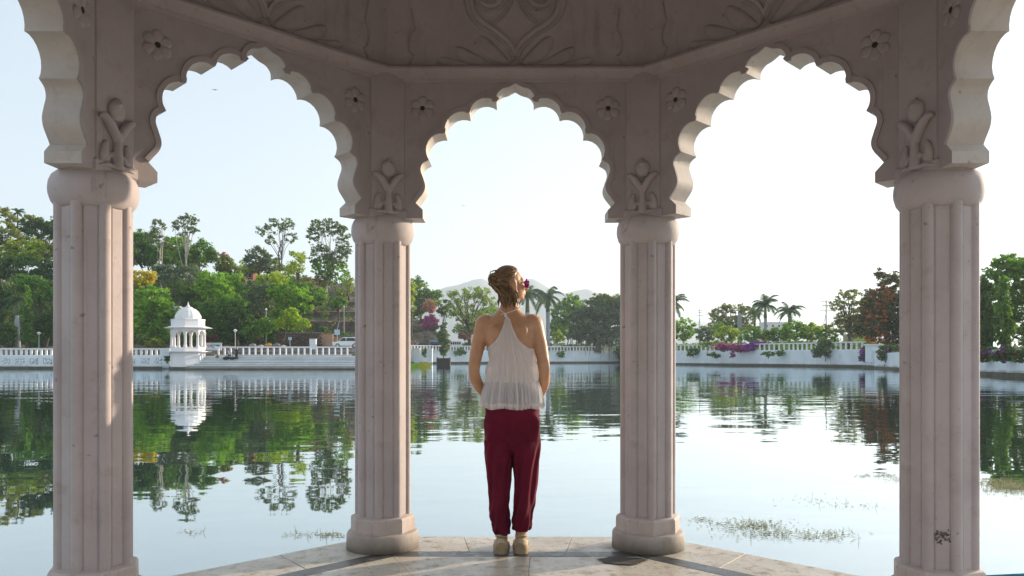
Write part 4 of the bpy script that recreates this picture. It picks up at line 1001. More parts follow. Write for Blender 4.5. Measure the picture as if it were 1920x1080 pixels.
stall = thing('stall', 'market stall under a sloping blue canopy behind the centre balustrade', 'stall', at_ground(815, 224)+Vector((0, 0, .3)))
M['canopy'] = plain('blue_tarpaulin', (.05, .22, .36), .6, .3, 1)
cn = MB(); cn.loft([[(-1.6, -1.0, 2.2+dz), (1.6, -1.0, 2.0+dz), (1.7, 1.0, 2.5+dz), (0, 1.0, 2.75+dz), (-1.6, 1.0, 2.6+dz)] for dz in (0, .06)]); cn.build('canopy', M['canopy'], stall)
for x, y in ((-1.5, -.9), (1.5, -.9), (-1.5, .9), (1.5, .9)): MB().tube([(x, y, -.3), (x, y, 2.15)], .04, 6).build('post', M['pole'], stall)
MB().box(-1.3, 1.3, -.5, .5, .2, 1.0).build('counter', M['bark'], stall, bevel=.03)
# small people
def figure(label, px, Y, top, bottom, pose='stand', h=1.7, z=None, rot=0.0, dzg=0):
    base = at_ground(px, Y)+Vector((0, 0, dzg)); 
    if z is not None: base.z = z
    t = thing('person', label, 'person', base, rot); k = h/1.7; bdm = MB()
    def tb(pts, rr, n=8, m=None): (m or bdm).tube([Vector(p)*k for p in pts], [r*k for r in rr], n)
    if pose == 'stand':
        hip, ch, sh_, hd = (0, 0, .92), (0, .01, 1.2), (0, .02, 1.42), (0, -.02, 1.58)
        feet = [(.10, 0, .03), (-.10, .04, .03)]; knees = [(.10, -.02, .50), (-.10, 0, .50)]; hands = [(.26, -.08, .86), (-.25, -.10, .88)]; elb = [(.27, .02, 1.12), (-.27, .02, 1.12)]
    elif pose == 'bend':
        hip, ch, sh_, hd = (0, .08, .84), (0, -.12, 1.06), (0, -.30, 1.20), (.02, -.46, 1.22)
        feet = [(.10, .05, .03), (-.12, .08, .03)]; knees = [(.11, -.04, .46), (-.12, 0, .46)]; hands = [(.16, -.46, .62), (-.14, -.46, .60)]; elb = [(.22, -.34, .90), (-.2, -.34, .90)]
    else:
        hip, ch, sh_, hd = (0, .05, .30), (0, -.02, .55), (0, -.06, .78), (.02, -.10, .98)
        feet = [(.14, -.30, .03), (-.14, -.30, .03)]; knees = [(.16, -.36, .50), (-.16, -.36, .50)]; hands = [(.14, -.42, .42), (-.14, -.42, .40)]; elb = [(.24, -.16, .50), (-.24, -.16, .50)]
    tb([hip, ch, sh_], [.15, .15, .17], 12); tb([sh_, ((sh_[0]+hd[0])/2, (sh_[1]+hd[1])/2, (sh_[2]+hd[2])/2), hd], [.07, .055, .05]); bdm.ell(Vector(hd)*k, (.082*k, 0, 0), (0, .10*k, 0), (0, 0, .118*k))
    for s in (0, 1):
        sg = 1 if s == 0 else -1
        tb([(hip[0]+sg*.09, hip[1], hip[2]), knees[s], feet[s], (feet[s][0], feet[s][1]-.16, feet[s][2]+.01)], [.09, .06, .045, .035]); tb([(sh_[0]+sg*.17, sh_[1], sh_[2]-.03), elb[s], hands[s], (hands[s][0], hands[s][1]-.02, hands[s][2]-.09)], [.055, .042, .032, .03])
    me = remesh(bdm, .022, 'body', 3); mk('body', me, M['skin_dark'], t)
    return t, hip, sh_, k, knees, feet, elb
M['skin_dark'] = plain('brown_skin', (.16, .085, .05), .6, .2, 8)
def dress(f, top, bottom):
    t, hip, sh_, k, knees, feet, elb = f
    m_ = MB(); m_.tube([Vector(p)*k for p in catmull([(hip[0], hip[1], hip[2]-.05), ((hip[0]+sh_[0])/2, (hip[1]+sh_[1])/2, (hip[2]+sh_[2])/2), (sh_[0], sh_[1], sh_[2]+.02)], 4)], [.185*k, .183*k, .18*k, .178*k, .18*k, .182*k, .19*k, .19*k, .13*k], 14)
    for s in (0, 1):
        sg = 1 if s == 0 else -1; m_.tube([Vector((sh_[0]+sg*.14, sh_[1], sh_[2]-.01))*k, Vector(elb[s]).lerp(Vector((sh_[0]+sg*.17, sh_[1], sh_[2])), .25)*k], [.085*k, .07*k], 8)
    if top: mk('shirt', remesh(m_, .025, 'shirt', 2), plain('shirt_cloth', top, .85, .2, 8), t)
    b_ = MB(); 
    for s in (0, 1):
        sg = 1 if s == 0 else -1; b_.tube([Vector((hip[0]+sg*.08, hip[1], hip[2]+.04))*k, Vector(knees[s])*k, Vector(feet[s]).lerp(Vector(knees[s]), .15)*k], [.125*k, .085*k, .07*k], 10)
    mk('trousers', remesh(b_, .025, 'trousers', 2), plain('trouser_cloth', bottom, .85, .2, 8), t)
    hd = t.children[0]
    hr_ = MB(); 
    return t
dress(figure('person in dark clothes standing on the upper lakeside steps', 443.5, 108.4, None, None, 'stand', 1.75, 1.33), (.05, .04, .05), (.03, .03, .04))
dress(figure('person in a white shirt bending over dark bags on the lakeside steps', 430, 108.0, None, None, 'bend', 1.65, 1.33, .5), (.75, .76, .78), (.05, .05, .06))
dress(figure('bare-chested person in white cloth crouching on the steps nearest the kiosk', 407.5, 107.4, None, None, 'sit', 1.7, 1.07, .3), None, (.75, .74, .72))
M['blackbag'] = plain('black_bag', (.015, .015, .017), .6, .2)
for px, lb, sc_ in ((424.5, 'black bag heaped left of the bending person on the steps', .42), (436, 'black bag lying right of the bending person on the steps', .34)):
    b_ = MB(); b_.ell((0, 0, sc_*.5), (sc_*1.25, 0, 0), (0, sc_*.7, 0), (.1, 0, sc_*.62), 10, 7); b_.tube([(-.15, 0, sc_), (0, 0, sc_*1.45), (.15, 0, sc_)], .03, 5); o = b_.build('bag', M['blackbag'], None, True); o.location = (XP(px, 107.9), 107.9, 1.33); tag(o, lb, 'bag')
for px, c, lb in ((766, (.5, .06, .07), 'person in red among the people behind the left end of the centre balustrade'), (772, (.6, .3, .08), 'person in orange among the people behind the centre balustrade'), (778, (.5, .35, .35), 'person in dusty pink beside the dark parked car'), (1033, (.55, .12, .12), 'person in red standing at the foot of the tall palm')):
    dress(figure(lb, px, 222 if px < 900 else 250, None, None, 'stand', 1.75, dzg=1.2), c, (.06, .06, .08))
# hillside houses, terraces
M['terracotta'] = plain('orange_render', (.62, .20, .08), .85, .25, .6); M['maroonwall'] = plain('red_brown_wall', (.30, .09, .07), .85, .3, .6); M['tanroof'] = plain('tan_tile_roof', (.62, .44, .25), .85, .25, 1)
def house(label, px0, px1, ptop, pbase, Y, wall, roofm, nwin=3, pitched=True, depth=6):
    x0, x1 = XP(px0, Y), XP(px1, Y); z0, z1 = ZP(pbase, Y)-3, ZP(ptop, Y); t = thing('house', label, 'house', ((x0+x1)/2, Y, z0)); w_ = (x1-x0)/2; hw = z1-z0-(1.0 if pitched else .35)
    wb = MB().box(-w_, w_, 0, depth, 0, hw).build('wall', M[wall], t)
    if pitched: MB().loft([[(x, -.4, hw), (x, depth/2, hw+1.0), (x, depth+.4, hw), (x, depth/2, hw-.02)] for x in (-w_-.4, w_+.4)]).build('roof', M[roofm], t)
    else: MB().box(-w_-.15, w_+.15, -.15, depth+.15, hw+.001, hw+.35).build('roof', M[roofm], t)
    for i in range(nwin):
        x = -w_+(i+.5)*2*w_/nwin; fr = MB().box(x-.5, x+.5, -.05, .02, hw-1.9, hw-.7).build('window', M['white_trim'], t); MB().box(x-.4, x+.4, -.06, -.045, hw-1.8, hw-.8).build('pane', M['carglass'], fr)
    return t
house('red-brown house with a tan roof half hidden among the hill trees', 452, 474, 499, 514, 196, 'maroonwall', 'tanroof', 2)
house('long low orange building on the hill crest behind the trees', 548, 598, 522, 532, 200, 'terracotta', 'terracotta', 5, False)
house('pale building on the hill crest at the right end of the slope', 636, 690, 537, 546, 205, 'white_trim', 'white_trim', 4, False)
house('small pale blue house behind the yellow-flowered tree', 318, 334, 574, 590, 150, 'board_b', 'white_trim', 1, False, 4)
house('white building behind the palms on the right bank', 1432, 1478, 604, 640, 330, 'white_trim', 'white_trim', 4, False)
house('cream building between the thin-crowned tree and the orange-flowered tree', 1604, 1640, 618, 650, 160, 'tanroof', 'white_trim', 2, False)
for lb, px0, px1, py, Y in (('lowest stone terrace wall on the bare bank above the car', 575, 700, 603, 147), ('middle stone terrace wall across the bare bank', 580, 700, 585, 160), ('upper stone terrace wall on the bare bank below the pale building', 570, 700, 566, 173)):
    z1 = ZP(py, Y); g = ground((px0+px1)/2, Y); t = thing('terrace_wall', lb, 'wall', (XP(px0, Y), Y, min(g, z1-1.6)-.6)); L = XP(px1, Y)-XP(px0, Y); hh = z1-t.location.z
    MB().box(0, L, 0, .6, 0, hh).build('wall_body', M['rubble'], t)
    MB().box(-.1, L+.1, -.12, .7, hh+.001, hh+.14).build('coping', M['tan'], t, bevel=.03)
# ------------------------------------------------------------------ centre shore
def wp(px, Y, z): return (XP(px, Y), Y, z)
seg_wall('lakeside_wall', 'white retaining wall across the centre of the far shore', [wp(700, 203, 3.6), wp(764, 214, 3.65), wp(900, 228, 3.7), wp(1040, 243, 3.8), wp(1168, 257, 3.95)], .3, .5)
balustrade('balustrade', 'white balustrade along the far centre wall left of the woman', wp(745, 210.8, 3.62), wp(900, 228, 3.7), 28, 1.5, .42, .24)
balustrade('balustrade', 'white balustrade along the far centre wall right of the woman', wp(900.6, 228.1, 3.7), wp(1168, 257, 3.95), 44, 1.45, .30, .22)
for px, lb in ((783, 'left white buttress pier against the centre wall above the grass'), (806.5, 'right white buttress pier against the centre wall beside the planted sapling')):
    Y = 214; t = thing('buttress_pier', lb, 'pier', (XP(px, Y), Y-1.2, 0)); MB().box(-.75, .75, -.7, 1.0, -1.6, 4.1).build('pier_shaft', M['white_wall'], t, bevel=.05); MB().box(-.85, .85, -.8, 1.1, 4.1, 4.3).build('pier_cap', M['white_trim'], t, bevel=.04)
# old stone-faced rocky bank left of centre
bank = thing('rock_bank', 'brown rocky bank below the magenta bougainvillea at left of centre', 'rocks', at_ground(790, 236))
M['rock'] = plain('brown_bank_rock', (.20, .155, .11), .95, .55, .5, .9)
for i in range(34):
    s_ = MB(); r0 = random.uniform(.9, 2.0); s_.ell((0, 0, 0), (r0*1.3, 0, 0), (0, r0, 0), (0, 0, r0*.8), 9, 6); s_.v = [(x*random.uniform(.8, 1.2), y*random.uniform(.8, 1.2), z*random.uniform(.75, 1.2)) for x, y, z in s_.v]
    px = random.uniform(745, 832); py = random.uniform(602, 642); Y = 236+(642-py)*.28; o = s_.build('rock', M['rock'], bank, 25); o.location = Vector(P(px, py, Y))-bank.location
box_thing('retaining_wall', 'grey stone wall on top of the rocky bank left of centre', 'wall', 745, 787, 600, 250, .5, 'rubble')
# planter box and grass in the water before the wall
pb = thing('planter_box', 'dark plank-sided box standing in the shallow water with a sapling in it', 'planter', (XP(832, 172), 172, 0))
M['plank'] = plain('dark_wet_planks', (.055, .045, .038), .85, .4, 2)
for i in range(5): MB().box(-1.45, 1.45, -1.2, -1.12, -.2+i*.36, .13+i*.36).build('plank', M['plank'], pb)
for s in (-1, 1): MB().box(s*1.42-.06, s*1.42+.06, -1.25, 1.2, -.6, 1.75).build('side_board', M['plank'], pb)
MB().box(-1.40, 1.40, -1.1, 1.2, -.6, 1.5).build('soil', M['earth'], pb)
def grass_patch(label, px0, px1, Y0, Y1, z1, n, mat, h=.5):
    t = MB(); NU = 14; rows = []
    for i in range(7):
        row = []
        for j in range(NU):
            px = px0+(px1-px0)*j/(NU-1); Y = Y0+(Y1-Y0)*i/6; row.append((XP(px, Y), Y, -.3+(z1+.1)*(math.sin(math.pi*min(1, (.0+j/(NU-1))))**.4)*(math.sin(math.pi*min(i/6, 1))**.5)))
        rows.append(row)
    t.loft(rows, cap=False, closed=False); o = t.build('grassy_bank', M['earth'], None, True); tag(o, kind='structure')
    V = []
    pxr = rng.uniform(px0+1, px1-1, n); Yr = rng.uniform(Y0+.3, Y1-.3, n)
    u = (pxr-px0)/(px1-px0); w_ = (Yr-Y0)/(Y1-Y0); zr = -.3+(z1+.1)*np.sin(math.pi*u)**.4*np.sin(math.pi*w_)**.5
    X = (pxr-960)/FPX*Yr; hh = h*rng.uniform(.5, 1.2, n); dx = rng.normal(0, .15, n); wd = .06
    V = np.stack([np.stack([X-wd, Yr, zr-.05], 1), np.stack([X+wd, Yr, zr-.05], 1), np.stack([X+wd*.3+dx, Yr, zr+hh], 1), np.stack([X-wd*.3+dx, Yr, zr+hh], 1)], 1)
    g = mk('grass', quads_mesh('grass', V, mat), mat); tag(g, label, 'grass', kind='stuff')
grass_patch('low green grass on the mud bank below the left buttress pier', 735, 786, 123, 150, .7, 1500, LM['mid'], .3)
grass_patch('low green grass on the mud strip between the two buttress piers', 781, 808, 132, 160, .7, 700, LM['olive'], .3)
# ------------------------------------------------------------------ right shore
RW = [wp(1168, 250, 3.7), wp(1265, 182, 3.25), wp(1370, 163, 3.1), wp(1475, 148, 3.0), wp(1622, 128, 2.9)]
seg_wall('lakeside_wall', 'white retaining wall along the right shore under the purple bougainvillea', RW+[wp(1641, 117.5, 2.7)], .3, .42)
for a, b_, n, lb in ((0, 1, 26, 'white balustrade at the left end of the right shore wall'), (1, 2, 13, 'white balustrade under the purple bougainvillea on the right shore'), (2, 3, 12, 'white balustrade below the tall right-hand palms'), (3, 4, 16, 'white balustrade at the right end of the right shore wall')):
    balustrade('balustrade', lb, Vector(RW[a])+Vector((.06, 0, 0)), RW[b_], n, 1.42, .30, .2)
pil_ = thing('gate_pillar', 'square white pillar at the right end of the shore wall', 'pillar', (XP(1639, 119), 119, 0))
MB().box(-.85, .85, -.9, 1.2, .9, ZP(648, 119)).build('pillar_shaft', M['white_wall'], pil_, bevel=.05); MB().box(-1.0, 1.0, -1.05, 1.35, ZP(648, 119), ZP(645.5, 119)).build('pillar_cap', M['white_trim'], pil_, bevel=.04)
seg_wall('lakeside_wall', 'low white garden wall at the far right under the hanging bougainvillea', [wp(1643, 116.6, 2.25), wp(1690, 100, 2.3), wp(1920, 62, 2.25), wp(2100, 48, 2.2), wp(2400, 36, 2.2)], .3, .32)
# utility poles and obelisk post
def utility(label, px, ptop, Y):
    g = at_ground(px, Y); t = thing('utility_pole', label, 'pole', g); h = ZP(ptop, Y)-g.z
    MB().tube([(0, 0, -.3), (0, 0, h)], [.16, .11], 8).build('pole', M['bark'], t)
    for k, (dz, w_) in enumerate(((.4, 1.3), (1.3, 1.0), (2.6, 1.6))):
        a = MB().box(-w_, w_, -.06, .06, h-dz-.07, h-dz+.07).build('crossarm', M['bark'], t)
        for x in (-w_*.9, -w_*.45, w_*.45, w_*.9): MB().lathe([(.05, h-dz+.07), (.08, h-dz+.16), (.04, h-dz+.30)], 8, (x, 0)).build('insulator', M['lampwhite'], a)
    MB().tube([(0, 0, h-3.2), (-2.2, 0, 0)], .06, 5).build('stay', M['bark'], t)
    return t
utility('dark wooden utility pole with crossarms left of the thin-crowned tree', 1549, 563, 190)
utility('faint slender utility pole above the shrubs at the left of the right bank', 1312, 580, 320)
ob = thing('tall_post', 'tall pale blue-grey tapering post rising behind the round shrubs', 'post', at_ground(1387, 190)); hh = ZP(586, 190)-ob.location.z
MB().loft([[(-r, -r, z), (r, -r, z), (r, r, z), (-r, r, z)] for r, z in ((.52, -.3), (.40, hh-.8), (.40, hh-.7), (.05, hh))]).build('shaft', M['bark_grey'], ob, bevel=.03)
# blue pipe rail by the right column
M['bluepaint'] = plain('blue_enamel_pipe', (.01, .20, .32), .35, .35, 30)
rail = thing('blue_pipe_rail', 'blue painted pipe rail running out over the water beside the right column', 'railing', (2.12, 3.50, 0))
MB().tube([(-.05, 0, .497), (.5, .085, .497), (1.6, .27, .497)], .022, 12).build('rail_pipe', M['bluepaint'], rail, True)
for x, y in ((.75, .127), (1.55, .262)): MB().tube([(x, y, -1.6), (x, y, .48)], .020, 10).build('post', M['bluepaint'], rail, True)
MB().lathe([(.04, .47), (.04, .525)], 12, (-.06, 0)).build('end_flange', M['bluepaint'], rail)
# birds
M['bird'] = plain('dark_bird', (.06, .06, .06), .8)
for px, py, Y, lb in ((403, 168.5, 70, 'tiny dark bird flying high in the left arch opening'), (869, 386, 70, 'tiny dark bird flying in the centre arch left of the woman')):
    t = thing('bird', lb, 'bird', P(px, py, Y)); s = .22 if px < 500 else .15
    b_ = MB(); b_.ell((0, 0, 0), (s*.28, 0, 0), (0, s*.5, 0), (0, 0, s*.2), 8, 6); b_.ell((0, s*.5, .02), (s*.13, 0, 0), (0, s*.18, 0), (0, 0, s*.12), 8, 6); b_.tube([(0, -s*.4, 0), (0, -s*.9, 0)], [s*.12, s*.2], 6, .2); b_.build('body', M['bird'], t, True)
    for sg in (-1, 1):
        w_ = MB(); w_.loft([[(sg*x*s, y*s-c*s, z*s), (sg*x*s, y*s, z*s+.01), (sg*x*s, y*s+c*s, z*s), (sg*x*s, y*s, z*s-.01)] for x, y, z, c in ((.1, .1, .03, .25), (.6, .15, .16, .22), (1.1, .0, .10, .13), (1.45, -.1, .02, .03))]); w_.build('wing', M['bird'], t, True)
# ------------------------------------------------------------------ vegetation
def sample_clumps(blobs, Y, k, rs):
    """clump centres through the crown's ellipsoids, mostly near their skins; blobs in photograph pixels"""
    out = []; areas = np.array([b[2]*b[3] for b in blobs], float); areas /= areas.sum(); s = Y/FPX
    for b, a in zip(blobs, areas):
        n = max(3, int(round(k*a))); d = rs.normal(size=(n, 3)); d /= np.linalg.norm(d, axis=1)[:, None]; r = rs.uniform(.30, 1.0, n)**.55
        c = np.array([XP(b[0], Y), Y, ZP(b[1], Y)]); ax = np.array([b[2]*s, min(b[2], b[3]*1.6)*s*.9, b[3]*s]); out.append(c + d*r[:, None]*ax*.88)
    return np.concatenate(out)
def leaf_quads(C, rad, n_per, size, rs, flat=.65, droop=0.0):
    n = len(C)*n_per; cen = np.repeat(C, n_per, axis=0); d = rs.normal(size=(n, 3)); d /= np.linalg.norm(d, axis=1)[:, None]; r = rs.uniform(0, 1, n)**.45
    rr = np.repeat(rad, n_per) if hasattr(rad, '__len__') else np.full(n, rad)
    p = cen + d*(r*rr)[:, None]*np.array([1, 1, flat])
    nr = d*.55 + rs.normal(size=(n, 3))*.55 + np.array([0, 0, .55]); nr /= np.linalg.norm(nr, axis=1)[:, None]
    t = np.cross(nr, rs.normal(size=(n, 3))); t /= (np.linalg.norm(t, axis=1)[:, None]+1e-9); t[:, 2] -= droop; b = np.cross(nr, t)
    s = (size*rs.uniform(.6, 1.35, n))[:, None]
    return np.stack([p-t*s, p-b*s*.55+t*s*.1, p+t*s, p+b*s*.55+t*s*.1], 1)
TS = [100]
def tree(name, label, px, Y, blobs, leaf='mid', trunk_px=None, trunk_r=.22, bark='bark', clump=7.5, leaf_px=2.45, dens=1.0, limbs=7, cat='tree', group=None, sparse=1.0, extra=None, base_z=None, droop=0.0, fork=None, trunk_top=None):
    TS[0] += 1; rs = np.random.default_rng(TS[0]); s = Y/FPX
    tpx = trunk_px if trunk_px is not None else px; g = at_ground(tpx, Y) if base_z is None else Vector((XP(tpx, Y), Y, base_z))
    t = thing(name, label, cat, g, group=group); o = np.array(g)
    area = sum(math.pi*b[2]*b[3] for b in blobs); k = max(6, int(area/(clump*clump*1.0)*sparse)); C = sample_clumps(blobs, Y, k, rs)
    n_per = max(8, int(dens*4.6*(clump/leaf_px)**2)); rad = clump*s*rs.uniform(.75, 1.3, len(C))
    V = leaf_quads(C, rad, n_per, leaf_px*s, rs, droop=droop)-o
    mk('crown', quads_mesh('crown', V, LM[leaf]), LM[leaf], t)
    if extra:
        for nm, lf, frac, bl, lp in extra:
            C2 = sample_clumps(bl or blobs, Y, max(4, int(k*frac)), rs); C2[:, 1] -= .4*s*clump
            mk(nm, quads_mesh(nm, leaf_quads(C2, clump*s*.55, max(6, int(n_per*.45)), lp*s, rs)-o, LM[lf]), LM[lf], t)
    # trunk and limbs
    zc = np.average(C[:, 2]); zlow = C[:, 2].min(); cx = np.average(C[:, 0]); top_z = max(zlow*.6+zc*.4, g.z+.6)
    m_ = MB(); tt = np.array([cx*.7+g.x*.3, Y, top_z]) if trunk_top is None else np.array(P(*trunk_top, Y))
    L = np.linalg.norm(tt-o); pts = [o+(tt-o)*f+np.array([rs.normal()*.03*L*math.sin(math.pi*f), rs.normal()*.02*L*math.sin(math.pi*f), 0]) for f in (0, .25, .5, .75, 1)]
    pts[0] = o-np.array([0, 0, .4]); m_.tube([Vector(p-o) for p in pts], [trunk_r*q for q in (1.3, 1.0, .85, .7, .55)], 8)
    idx = rs.choice(len(C), min(limbs, len(C)), replace=False)
    for i in idx:
        f = rs.uniform(.5, 1.0); st = o+(tt-o)*f; e = C[i]; mid = (st+e)/2+np.array([0, 0, .12*np.linalg.norm(e-st)])+rs.normal(size=3)*.05*np.linalg.norm(e-st)
        m_.tube([Vector(p-o) for p in catmull([st, mid, e], 4)], [trunk_r*q for q in (.42, .38, .34, .30, .26, .22, .17, .12, .06)], 5)
    m_.build('trunk', M[bark], t, True); return t
def shrub(name, label, px, py, rx, ry, Y, leaf='mid', cat='shrub', **kw):
    blobs = kw.pop('blobs', [(px, py, rx, ry)])
    return tree(name, label, px, Y, blobs, leaf, trunk_r=kw.pop('trunk_r', .08), cat=cat, clump=kw.pop('clump', 5), limbs=kw.pop('limbs', 4), **kw)
def palm(label, px, pcrown, Y, flen_px=34, n=17, trunk_r=.28, bark='bark_grey', tpx=None, name='palm_tree'):
    TS[0] += 1; rs = np.random.default_rng(TS[0]); s = Y/FPX; tpx = tpx or px; g = at_ground(tpx, Y); t = thing(name, label, 'palm', g); top = Vector(P(px, pcrown, Y))-g
    MB().tube([(0, 0, -.4), (top.x*.2, 0, top.z*.3), (top.x*.7, 0, top.z*.7), (top.x, 0, top.z-2.6*trunk_r*3)], [trunk_r*1.25, trunk_r*1.05, trunk_r, trunk_r*.9], 10).build('trunk', M[bark], t, True)
    MB().tube([(top.x, 0, top.z-2.6*trunk_r*3-.05), (top.x, 0, top.z-1.0), (top.x, 0, top.z+.2)], [trunk_r*1.1, trunk_r*.9, trunk_r*.35], 10).build('crownshaft', M['shaft_green'], t, True)
    Ls = flen_px*s
    for i in range(n):
        az = 2*math.pi*i/n+rs.uniform(-.15, .15); el = rs.uniform(-.25, 1.15) if i % 3 else rs.uniform(.7, 1.35); L = Ls*rs.uniform(.85, 1.15); pts = []; p = top.copy(); d = Vector((math.cos(az)*math.cos(el), math.sin(az)*math.cos(el), math.sin(el)))
        K = 16
        for q in range(K+1):
            pts.append(p.copy()); p = p+d*(L/K); d = (d+Vector((0, 0, -.125-.05*(q/K)))).normalized()
        f_ = MB(); f_.tube(pts, [.09*(1-.8*q/K)*Ls/6 for q in range(K+1)], 4)
        V = []
        for q in range(1, K*4):
            u = q/(K*4); a = int(u*K); b_ = pts[a].lerp(pts[min(a+1, K)], u*K-a); tan = (pts[min(a+1, K)]-pts[a]).normalized() if a < K else tan
            side = tan.cross(Vector((0, 0, 1))); side = side.normalized() if side.length > 1e-3 else Vector((1, 0, 0))
            ll = L*.23*math.sin(math.pi*(.10+.86*u))**.7
            for sg in (-1, 1):
                dr = (side*sg*.8+tan*.45+Vector((0, 0, -.55+rs.normal()*.12))).normalized(); w_ = tan*(.013*L)
                e = b_+dr*ll; V.append([b_-w_, b_+w_, e+w_*.25, e-w_*.25])
        nb = len(f_.v)
        for quad in V: f_.add(quad, [(0, 1, 2, 3)])
        f_.build('frond', LM['palm'], t)
    return t
M['shaft_green'] = plain('green_crownshaft', (.12, .17, .06), .5, .3, 1)

# --- far left slope
tree('hill_tree', 'yellow-topped green tree at the upper left edge of the hill', 8, 178, [(-8, 412, 40, 30), (-40, 430, 40, 40)], 'olive', extra=[('blossom', 'lime', .3, None, 2.6)])
palm('small palm standing on the hilltop at the far left', 33, 398, 184, 17, 15, .2, 'bark')
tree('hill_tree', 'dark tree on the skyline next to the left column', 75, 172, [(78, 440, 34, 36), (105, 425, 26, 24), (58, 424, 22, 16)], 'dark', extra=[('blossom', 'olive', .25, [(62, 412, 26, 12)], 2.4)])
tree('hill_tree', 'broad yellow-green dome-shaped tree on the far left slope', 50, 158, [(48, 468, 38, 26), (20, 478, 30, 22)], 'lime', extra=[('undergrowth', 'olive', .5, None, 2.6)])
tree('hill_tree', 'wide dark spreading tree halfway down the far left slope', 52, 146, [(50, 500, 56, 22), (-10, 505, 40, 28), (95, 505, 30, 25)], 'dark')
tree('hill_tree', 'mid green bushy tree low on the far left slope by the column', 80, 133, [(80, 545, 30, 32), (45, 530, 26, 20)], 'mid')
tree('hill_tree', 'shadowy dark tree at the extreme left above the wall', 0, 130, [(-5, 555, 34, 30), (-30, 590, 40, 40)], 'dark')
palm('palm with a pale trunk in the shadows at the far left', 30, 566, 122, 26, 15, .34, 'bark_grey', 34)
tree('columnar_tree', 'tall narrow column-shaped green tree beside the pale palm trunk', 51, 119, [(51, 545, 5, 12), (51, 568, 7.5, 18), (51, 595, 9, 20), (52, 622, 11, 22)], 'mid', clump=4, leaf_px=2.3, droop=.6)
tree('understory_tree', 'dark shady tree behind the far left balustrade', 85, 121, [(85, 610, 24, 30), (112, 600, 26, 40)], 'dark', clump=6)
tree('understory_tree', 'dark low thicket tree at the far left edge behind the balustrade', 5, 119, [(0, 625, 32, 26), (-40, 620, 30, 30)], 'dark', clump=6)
tree('hill_tree', 'green tree mostly hidden behind the front left column', 175, 135, [(175, 560, 50, 55), (160, 620, 55, 35)], 'mid')
tree('hill_tree', 'tall tree behind the front left column on the upper slope', 170, 165, [(165, 470, 55, 45), (215, 480, 45, 45)], 'dark')
tree('hill_tree', 'light olive tree filling the slope under the hilltop palm', 30, 166, [(20, 445, 34, 20), (75, 470, 34, 20), (-25, 460, 34, 26)], 'olive')
# --- left slope between the columns
tree('hill_tree', 'yellow-olive tree low on the skyline right of the gum trunks', 325, 178, [(320, 478, 30, 22), (350, 500, 28, 20)], 'olive')
tree('hill_tree', 'sunlit yellow-green tree massed behind the tall pale gum', 300, 180, [(285, 470, 40, 26), (335, 462, 30, 22), (365, 485, 34, 24)], 'bright')
tree('hill_tree', 'bright rounded tree between the rusty-topped tree and the vivid light green tree', 440, 150, [(430, 530, 30, 22), (455, 555, 28, 22), (420, 560, 24, 18)], 'bright')
tree('hill_tree', 'leafy tree spilling over the upper terrace beside the tallest skyline tree', 600, 160, [(590, 560, 24, 16), (570, 575, 22, 16)], 'mid')
tree('hill_tree', 'sunlit tree crown behind the twiggy grey-green skyline tree', 500, 196, [(500, 498, 34, 16), (540, 505, 26, 14), (470, 500, 22, 14)], 'lime')
tree('hill_tree', 'lime green tree on the slope just under the maroon shrub', 470, 152, [(470, 540, 26, 18), (500, 528, 22, 16), (520, 520, 22, 14)], 'lime')
tree('hill_tree', 'green tree in front of the long orange building', 575, 168, [(575, 545, 22, 16), (598, 552, 16, 14), (540, 530, 20, 14)], 'bright')
tree('gum_tree', 'tall pale-trunked gum tree with a sparse clumped crown on the skyline', 345, 158, [(352, 415, 24, 17), (328, 424, 12, 10), (362, 432, 14, 9), (343, 438, 10, 7)], 'euc', 340, .24, 'bark_pale', clump=3.8, leaf_px=2.0, sparse=.75, dens=.7, trunk_top=(353, 442), limbs=10)
tree('gum_tree', 'twin-trunked gum tree left of the tall pale-trunked one', 300, 162, [(296, 425, 17, 16), (285, 445, 18, 16), (306, 450, 12, 12)], 'euc', 305, .18, 'bark_pale', clump=3.8, leaf_px=2.0, sparse=.8, dens=.7, trunk_top=(302, 455), limbs=9)
tree('hill_tree', 'green leafy tree on the skyline beside the front left column', 275, 172, [(270, 450, 28, 22), (262, 480, 30, 26), (300, 485, 34, 24)], 'mid')
tree('hill_tree', 'dark green rounded tree right of the tall pale gum trunk', 378, 170, [(380, 468, 26, 24), (352, 480, 22, 26), (396, 480, 14, 16)], 'mid')
tree('hill_tree', 'olive tree with rusty top sloping down the skyline left of the red-brown house', 425, 168, [(420, 498, 22, 24), (438, 512, 18, 22), (448, 530, 16, 16)], 'olive', extra=[('blossom', 'pink', .12, [(420, 478, 10, 5)], 2.2), ('undergrowth', 'mid', .5, None, 2.6)])
tree('hill_tree', 'brownish grey undergrowth tree behind the slender pale trunks', 345, 152, [(345, 520, 46, 30), (310, 515, 30, 26)], 'grey', dens=.8)
tree('hill_tree', 'dark mid-slope tree above the domed kiosk finial', 360, 140, [(365, 560, 30, 26), (340, 545, 26, 20)], 'dark')
tree('yellow_flowering_tree', 'tree covered in bright yellow blossom beside the front left column', 265, 136, [(262, 522, 26, 17), (282, 520, 12, 13)], 'yellow', clump=6, extra=[('undergrowth', 'lime', .4, [(262, 535, 26, 14)], 2.6)])
tree('broad_tree', 'broad bright green tree overhanging the wall left of the domed kiosk', 292, 121, [(285, 560, 40, 28), (312, 585, 26, 22), (268, 600, 26, 30), (300, 618, 24, 22)], 'bright', 307, .3, extra=[('undergrowth', 'mid', .7, None, 2.7)], limbs=12)
tree('broad_tree', 'vivid light green tree in the middle of the left slope', 400, 138, [(398, 528, 30, 22), (382, 545, 26, 22), (418, 548, 20, 20)], 'bright')
